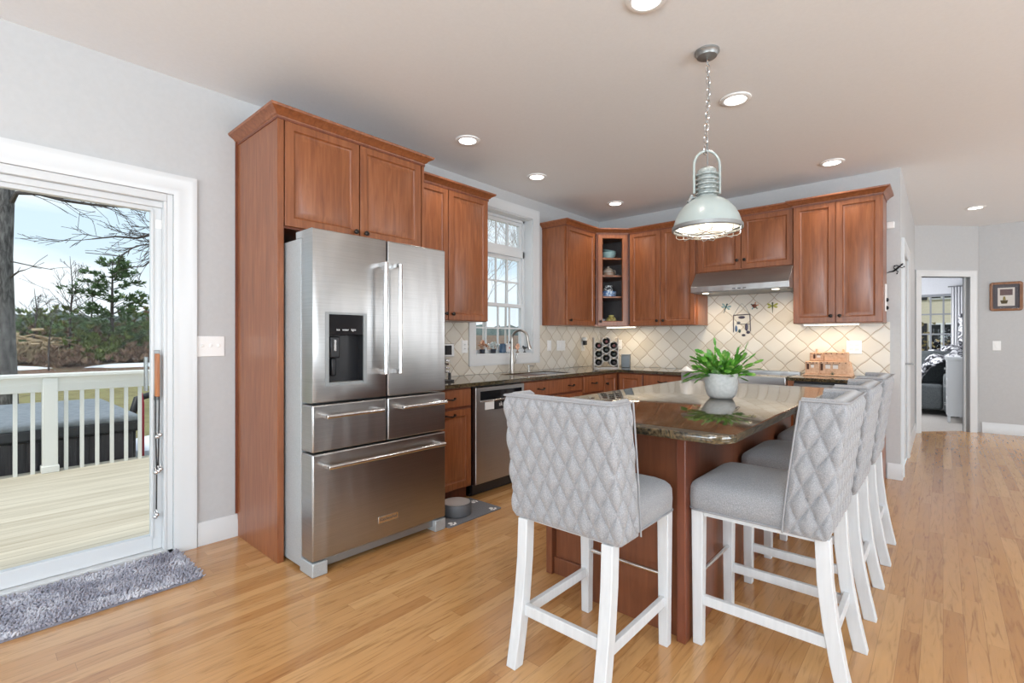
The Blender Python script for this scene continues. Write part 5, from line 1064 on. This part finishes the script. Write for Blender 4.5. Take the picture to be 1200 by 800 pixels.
def tub():
    o = thing('hot_tub', 'dark hot tub with a grey padded cover behind the deck railing', 'hot tub', (-8.3, .3, -.55)); x0, x1, y0, y1 = -9.52, -7.1, -1.05, 1.41
    SK = noisy('tub_siding', [(.4, (.030, .028, .032)), (.6, (.05, .046, .052))], (1, 30, 1), 3, 2, .6); CV = noisy('cover_vinyl', [(.4, (.17, .19, .21)), (.6, (.22, .245, .27))], (1, 1, 1), 14, 3, .5); BE = pm('cover_edge_black', (.025, .027, .032), .45)
    b = bx('body', SK, o, x0+.06, x1-.06, y0+.06, y1-.06, -.56, .20, bevel=.05, seg=3); bx('cover_skirt', BE, o, x0, x1, y0, y1, .18, .315, bevel=.03, seg=3)
    m = MB(); m.rings([[(x0+a, y0+a, z), (x1-a, y0+a, z), (x1-a, y1-a, z), (x0+a, y1-a, z)] for a, z in ((.0, .30), (.0, .355), (.04, .375))]); m.build('cover', CV, o, bevel=.02, seg=3)
    m = MB()
    for i in range(int((y1-y0-.2)/.1)): m.box(x1-.062, x1-.052, y0+.1+i*.1, y0+.19+i*.1, -.54, .17)
    m.build('siding_boards', SK, b, bevel=.004); bx('cover_strap', DKPLAST, o, x1-.002, x1+.004, -.1, -.06, .10, .34)
    l = thing('pool_vacuum', 'black hose arching over a red handle beside the hot tub', 'hose', (-8.2, 1.62, -.5))
    MB().tube([(-8.0, 1.48, -.5), (-8.05, 1.50, .25), (-8.08, 1.56, .46), (-8.1, 1.70, .50), (-8.15, 1.86, .42), (-8.2, 2.05, .20), (-8.2, 2.4, .02), (-8.2, 3.0, -.1)], .045, 12).build('hose', pm('black_rubber', (.02, .02, .022), .5), l)
    MB().tube([(-8.02, 1.60, -.5), (-8.02, 1.60, .40), (-8.02, 1.58, .54)], .028, 10).build('red_handle', pm('red_enamel', (.45, .03, .06), .4), l)
tub()
BARK = noisy('grey_bark', [(.3, (.055, .05, .048)), (.5, (.15, .14, .135)), (.7, (.25, .24, .23))], (6, 6, 1.4), 4, 8, .95, bump=1.0, dist=.6)
TWIG = pm('twig_brown', (.09, .075, .068), .9); TWIGL = pm('twig_pale', (.42, .40, .40), .9)
def grow(m, p, d, L, r, depth, rnd, spread=.6, up=.15, minr=.004, ns=3):
    pts, rs = [p], [r]
    for k in range(ns):
        d = (d+Vector((rnd.uniform(-.2, .2), rnd.uniform(-.2, .2), rnd.uniform(-.15, .15)+up*.3))).normalized(); p = p+d*L/ns; pts.append(p); rs.append(max(minr, r*(1-.75*(k+1)/ns)))
    m.tube(pts, rs, 5 if r < .03 else 8, cap=False)
    if depth <= 0: return
    for k in range(rnd.randint(2, 4)):
        t = rnd.uniform(.25, 1); i = min(ns-1, int(t*ns)); q = pts[i].lerp(pts[i+1], t*ns-i); a = Vector((rnd.uniform(-1, 1), rnd.uniform(-1, 1), rnd.uniform(-.5, 1))).normalized()
        grow(m, q, (d+a*spread*1.4).normalized(), L*rnd.uniform(.45, .75), max(minr, r*.5), depth-1, rnd, spread, up, minr, ns)
def ip(px, py, X):
    u_ = (px-600)/571; s, c = math.sin(math.radians(41.5)), math.cos(math.radians(41.5)); t = X/(-s+c*u_)
    return Vector((X, (c+s*u_)*t, 1.25-(py-398)/571*t))
def limb(m, b, pts, r0, r1, rnd, twigs=8, L=.6, dep=1):
    P = [Vector(p) for p in pts]; n = len(P); m.tube(P, [r0+(r1-r0)*i/(n-1) for i in range(n)], 7, cap=False)
    for k in range(twigs):
        t = rnd.uniform(.1, 1)*(n-1); i = min(n-2, int(t)); q = P[i].lerp(P[i+1], t-i); d = (P[i+1]-P[i]).normalized(); a_ = Vector((rnd.uniform(-.5, .5), rnd.uniform(-.4, .4), rnd.uniform(-1, 1)))
        grow(b, q, (d+a_*.8).normalized(), L*rnd.uniform(.5, 1.2), max(.006, r1*.8), dep, rnd, .5, 0, .0045)
def bigtree():
    rnd = random.Random(11); A = ip(6, 420, -14); o = thing('tree', 'thick bare tree trunk with a long branch at the left edge of the glass door', 'tree', (-14, A.y, -.5), 0, 'trees and bushes behind the house')
    pts = [ip(3, 500, -14), ip(4, 440, -14), ip(4, 380, -14), ip(2, 300, -14), ip(5, 215, -14)]; pts[0].z = -.6; pts.append(Vector((-14, pts[-1].y-.1, 7.5)))
    MB().tube(pts, [.25, .20, .17, .16, .155, .11], 16).build('trunk', BARK, o)
    m = MB(); X = -13.6
    limb(m, m, [ip(14, 236, -13.8), ip(20, 226, X), ip(45, 227, X), ip(75, 235, X), ip(110, 240, X), ip(150, 243, X), ip(186, 246, X), ip(215, 256, X)], .045, .012, rnd, 12, .8, 1)
    limb(m, m, [ip(40, 227, X), ip(70, 231, X), ip(105, 236, X+.2), ip(140, 240, X+.3), ip(170, 250, X+.4)], .026, .008, rnd, 7, .6, 1)
    limb(m, m, [ip(12, 325, -13.9), ip(22, 318, X), ip(30, 316, X)], .02, .008, rnd, 3, .3, 0); limb(m, m, [ip(12, 306, -13.9), ip(40, 312, X), ip(62, 316, X)], .012, .006, rnd, 3, .4, 0)
    m.build('branches', TWIG, o)
    B = ip(262, 400, -13); o = thing('tree', 'bare tree just right of the glass door, its twigs reaching across the sky', 'tree', (-13, B.y, -.5), 0, 'trees and bushes behind the house')
    MB().tube([(-13, B.y, -.55), (-13, B.y, 3), (-13, B.y-.05, 6), (-13, B.y-.1, 9)], [.24, .19, .15, .08], 14).build('trunk', BARK, o)
    m = MB(); X = -13
    limb(m, m, [ip(260, 262, X), ip(220, 268, X), ip(185, 273, X), ip(160, 279, X), ip(135, 277, X), ip(108, 280, X)], .045, .012, rnd, 16, .75, 2)
    limb(m, m, [ip(260, 285, X), ip(215, 290, X), ip(184, 300, X), ip(168, 312, X), ip(150, 313, X)], .035, .008, rnd, 7, .5, 1)
    limb(m, m, [ip(200, 271, X), ip(184, 285, X), ip(160, 288, X), ip(140, 300, X), ip(100, 296, X)], .018, .007, rnd, 9, .5, 1)
    m.build('branches', TWIG, o)
bigtree()
NEED = noisy('evergreen_needles', [(.3, (.07, .13, .05)), (.7, (.16, .25, .11))], (1, 1, 1), 5, 3, .8); NEED2 = noisy('bush_green', [(.3, (.10, .15, .035)), (.7, (.24, .29, .09))], (1, 1, 1), 4, 3, .85); BRUSH = noisy('brown_brush', [(.3, (.15, .09, .06)), (.7, (.32, .22, .15))], (1, 1, 1), 4, 3, .9)
def tuft(m, p, d, L, w, rnd, n=7):
    for k in range(n):
        q = (d+Vector((rnd.uniform(-1, 1), rnd.uniform(-1, 1), rnd.uniform(-.7, .9)))*.75).normalized(); s = q.cross(Vector((rnd.uniform(-1, 1), rnd.uniform(-1, 1), rnd.uniform(-1, 1))))
        if s.length < .05: continue
        s = s.normalized()*w; e = p+q*L*rnd.uniform(.6, 1.1); mid = p.lerp(e, .5)
        m.f([m.v(p), m.v(mid+s), m.v(e), m.v(mid-s)])
def evergreen(label, x, y, z, h, rad, sd, dens=1.0):
    rnd = random.Random(sd); o = thing('evergreen', label, 'tree', (x, y, z), 0, 'trees and bushes behind the house'); MB().tube([(x, y, z-.1), (x+.05, y, z+h*.5), (x, y+.03, z+h)], [h*.022, h*.014, .01], 8).build('trunk', TWIG, o)
    m = MB(); b = MB(); nl = int(15*dens)
    for i in range(nl):
        t = .08+.92*i/nl; zz = z+h*t; R = rad*(1-t)**.65*(.75+.5*rnd.random())+.12
        for k in range(rnd.randint(4, 6)):
            a = rnd.uniform(0, 2*PI); d = Vector((math.cos(a), math.sin(a), rnd.uniform(.05, .5))).normalized(); e = Vector((x, y, zz))+d*R; b.tube([(x, y, zz), e], [.018, .006], 4, cap=False)
            for q in range(int(9*dens)): f = .3+.7*rnd.random(); p = Vector((x, y, zz)).lerp(e, f)+Vector((rnd.uniform(-.12, .12), rnd.uniform(-.12, .12), rnd.uniform(-.06, .1))); tuft(m, p, d, .24, .030, rnd)
    b.build('branches', TWIG, o); m.build('needles', NEED, o, smooth=180)
def bush(label, x, y, z, h, w, mat, sd, n=260, name='bush', tl=.26, tw=.045):
    rnd = random.Random(sd); o = thing(name, label, 'bush', (x, y, z), 0, 'trees and bushes behind the house'); m = MB(); b = MB()
    for k in range(n):
        u = Vector((rnd.gauss(0, .42), rnd.gauss(0, .42), abs(rnd.gauss(.0, .5)))); p = Vector((x+u.x*w, y+u.y*w, z+min(1.15, u.z)*h)); tuft(m, p, Vector((0, 0, 1)), tl, tw, rnd, 8)
        if k % 6 == 0: b.tube([(x+u.x*w*.3, y+u.y*w*.3, z-.1), p+Vector((0, 0, .25))], [.02, .006], 4, cap=False)
    m.build('foliage', mat, o, smooth=180); b.build('stems', TWIG, o)
def bare(label, x, y, z, h, sd, mat=TWIG, dep=3, r=.05, grp='trees and bushes behind the house'):
    rnd = random.Random(sd); o = thing('bare_tree', label, 'tree', (x, y, z), 0, grp); pts = [Vector((x, y, z-.1)), Vector((x+.05, y, z+h*.4)), Vector((x, y+.08, z+h*.7)), Vector((x, y, z+h))]
    MB().tube(pts, [r, r*.75, r*.45, .006], 8).build('trunk', mat, o); m = MB()
    for k in range(12):
        t = rnd.uniform(.25, .92); i = min(2, int(t*3)); p = pts[i].lerp(pts[i+1], t*3-i); a = rnd.uniform(0, 2*PI); grow(m, p, Vector((math.cos(a), math.sin(a), .9)).normalized(), h*.38*(1.1-t), r*.4*(1.1-t)+.004, dep-1, rnd, .5, .1, .005)
    m.build('branches', mat, o)
# (image x, distance along -X) -> y on the ground
def gy(px, X): u = (px-600)/571; s, c = math.sin(math.radians(41.5)), math.cos(math.radians(41.5)); return X*(c+s*u)/(-s+c*u)
evergreen('dark evergreen sapling in the middle of the glass door, beyond the snow', -26.5, gy(131, -26.5), .4, 4.3, 2.2, 21, 1.0)
bush('green bush at the foot of the evergreen, left of it', -28.5, gy(82, -28.5), .6, 1.7, 1.6, NEED2, 31)
bush('olive bush right of the evergreen at the edge of the glass door', -28, gy(165, -28), .6, 2.2, 1.5, NEED2, 32)
bush('low green bush in front of the evergreen, close to the snow', -26, gy(115, -26), .35, .9, 1.0, NEED2, 33, 160)
bush('brown brush thicket on the bank behind the big trunk', -29, gy(45, -29), .75, .8, 1.6, BRUSH, 34)
bush('brown brush thicket at the foot of the evergreen', -29, gy(120, -29), .75, 1.0, 2.0, BRUSH, 35)
bush('brown brush thicket at the far right behind the olive bush', -30, gy(190, -30), .9, 1.6, 2.0, BRUSH, 36)
bush('dark green scrub behind the big tree trunk at the left', -28, gy(8, -28), .6, 1.5, 1.2, NEED, 37, 160)
bush('tan dry grass clump on the bank below the log heap', -26, gy(28, -26), .35, .55, .9, noisy('dry_grass', [(.3, (.22, .16, .09)), (.7, (.42, .32, .20))], (1, 1, 1), 4, 3, .9), 38, 140)
bush('russet brush clump between the two strips of old snow', -25.2, gy(75, -25.2), .2, .6, 1.0, BRUSH, 39, 160)
bush('russet brush clump right below the olive bush', -25.6, gy(160, -25.6), .3, .6, 1.2, BRUSH, 40, 180)
bush('mid green bush behind the log heap, left of the tallest bare sapling', -31, gy(50, -31), 1.0, 1.3, 1.6, NEED2, 44)
bare('thin bare sapling left of the evergreen, tallest', -27, gy(82, -27), .4, 4.3, 41)
bare('thin bare sapling near the big trunk, low and twiggy', -27, gy(40, -27), .4, 2.9, 42)
bare('thin bare sapling behind the evergreen on its right', -28, gy(106, -28), .5, 3.4, 43)
bare('slender young sapling with leaves beside the wood heap', -24, gy(57, -24), .1, 2.6, 44, TWIG, 2, .03)
o = thing('log_heap', 'tan heap of cut brushwood on the bank between the trunk and the green bush', 'log heap', (-27, gy(30, -27), .4)); rnd = random.Random(9); m = MB(); yy = gy(30, -27)
for k in range(90): p = Vector((-26.6+rnd.uniform(-.5, .5), yy+rnd.gauss(0, .42), .85+abs(rnd.gauss(0, .3)))); a = rnd.uniform(-.5, .5)+PI/2; m.tube([p, p+Vector((math.cos(a)*.35, math.sin(a)*.35, rnd.uniform(-.12, .12)))], rnd.uniform(.03, .06), 6)
m.build('logs', noisy('cut_wood', [(.3, (.36, .26, .15)), (.7, (.58, .46, .30))], (1, 1, 1), 4, 3, .9), o)
m = MB(); rnd = random.Random(14); n = 240; R = []
for k in range(n+1):
    y = -70+k*1.3; h = 5.2+2.2*mnoise.noise((k*.21, 0, 0))+1.2*mnoise.noise((k*1.3, 5, 0)); R.append([m.v((-95, y, 1.5)), m.v((-95+1.5*mnoise.noise((k*.9, 2, 0)), y, h)), m.v((-99, y, h*.8)), m.v((-101, y, 1.5))])
for a, b in zip(R, R[1:]):
    for i in range(3): m.f([a[i], b[i], b[i+1], a[i+1]])
q = m.build('treeline', noisy('far_trees', [(.3, (.10, .14, .13)), (.7, (.17, .21, .20))], (1, 1, 1), .6, 6, .95), None, smooth=180); setp(q, 'distant blue-green tree line on the horizon beyond the yard', 'tree line', None, 'stuff')
# trees seen through the sink window
for i, (px, X, h, r) in enumerate(((566, -16, 9, .06), (592, -18, 10, .07), (612, -20, 11, .08), (548, -19, 9, .06))):
    bare(['bare tree seen through the left panes of the sink window', 'bare tree seen in the middle of the sink window', 'bare tree seen at the right of the sink window', 'bare tree behind the wall cabinet left of the sink window'][i], X, gy(px, X), -.4, h, 61+i, TWIGL, 4, r, 'trees beyond the sink window')
# neighbouring house seen through the bedroom window
def house():
    o = thing('house', 'beige neighbouring house with dark shutters seen through the bedroom window', 'house', (0, 34, -.5)); SID = noisy('beige_siding', [(.4, (.50, .46, .36)), (.6, (.55, .51, .41))], (1, 1, 12), 3, 2, .8)
    bx('wall', SID, o, -9, 9, 33, 41, -.5, 5.2); m = MB(); m.rings([[(x, 32.6, 5.15), (x, 37, 7.6), (x, 41.4, 5.15)] for x in (-9.4, 9.4)]); m.build('roof', pm('grey_shingle', (.16, .16, .17), .9), o)
    for z0 in (.6, 3.3):
        for x in (-3.6, -.55, 2.2):
            w_ = bx('window', TRIM, o, x, x+1.0, 32.93, 32.999, z0, z0+1.5); bx('pane', DKGLASS, w_, x+.08, x+.92, 32.90, 32.929, z0+.08, z0+1.42); bx('muntin', TRIM, w_, x+.46, x+.54, 32.88, 32.899, z0+.08, z0+1.42)
            for a in (x-.48, x+1.05): bx('shutter', DKPLAST, o, a, a+.42, 32.94, 32.999, z0, z0+1.5)
house()
bush('shrub with autumn leaves outside the bedroom window', -.55, 18.5, -.5, 1.9, .8, noisy('autumn_leaf', [(.3, (.16, .14, .05)), (.7, (.40, .30, .16))], (1, 1, 1), 4, 3, .9), 51, 420, tl=.10, tw=.022)
struct('ground_side', MB().box(-12, 14, 13.4, 60, -.7, -.5), GRASS)
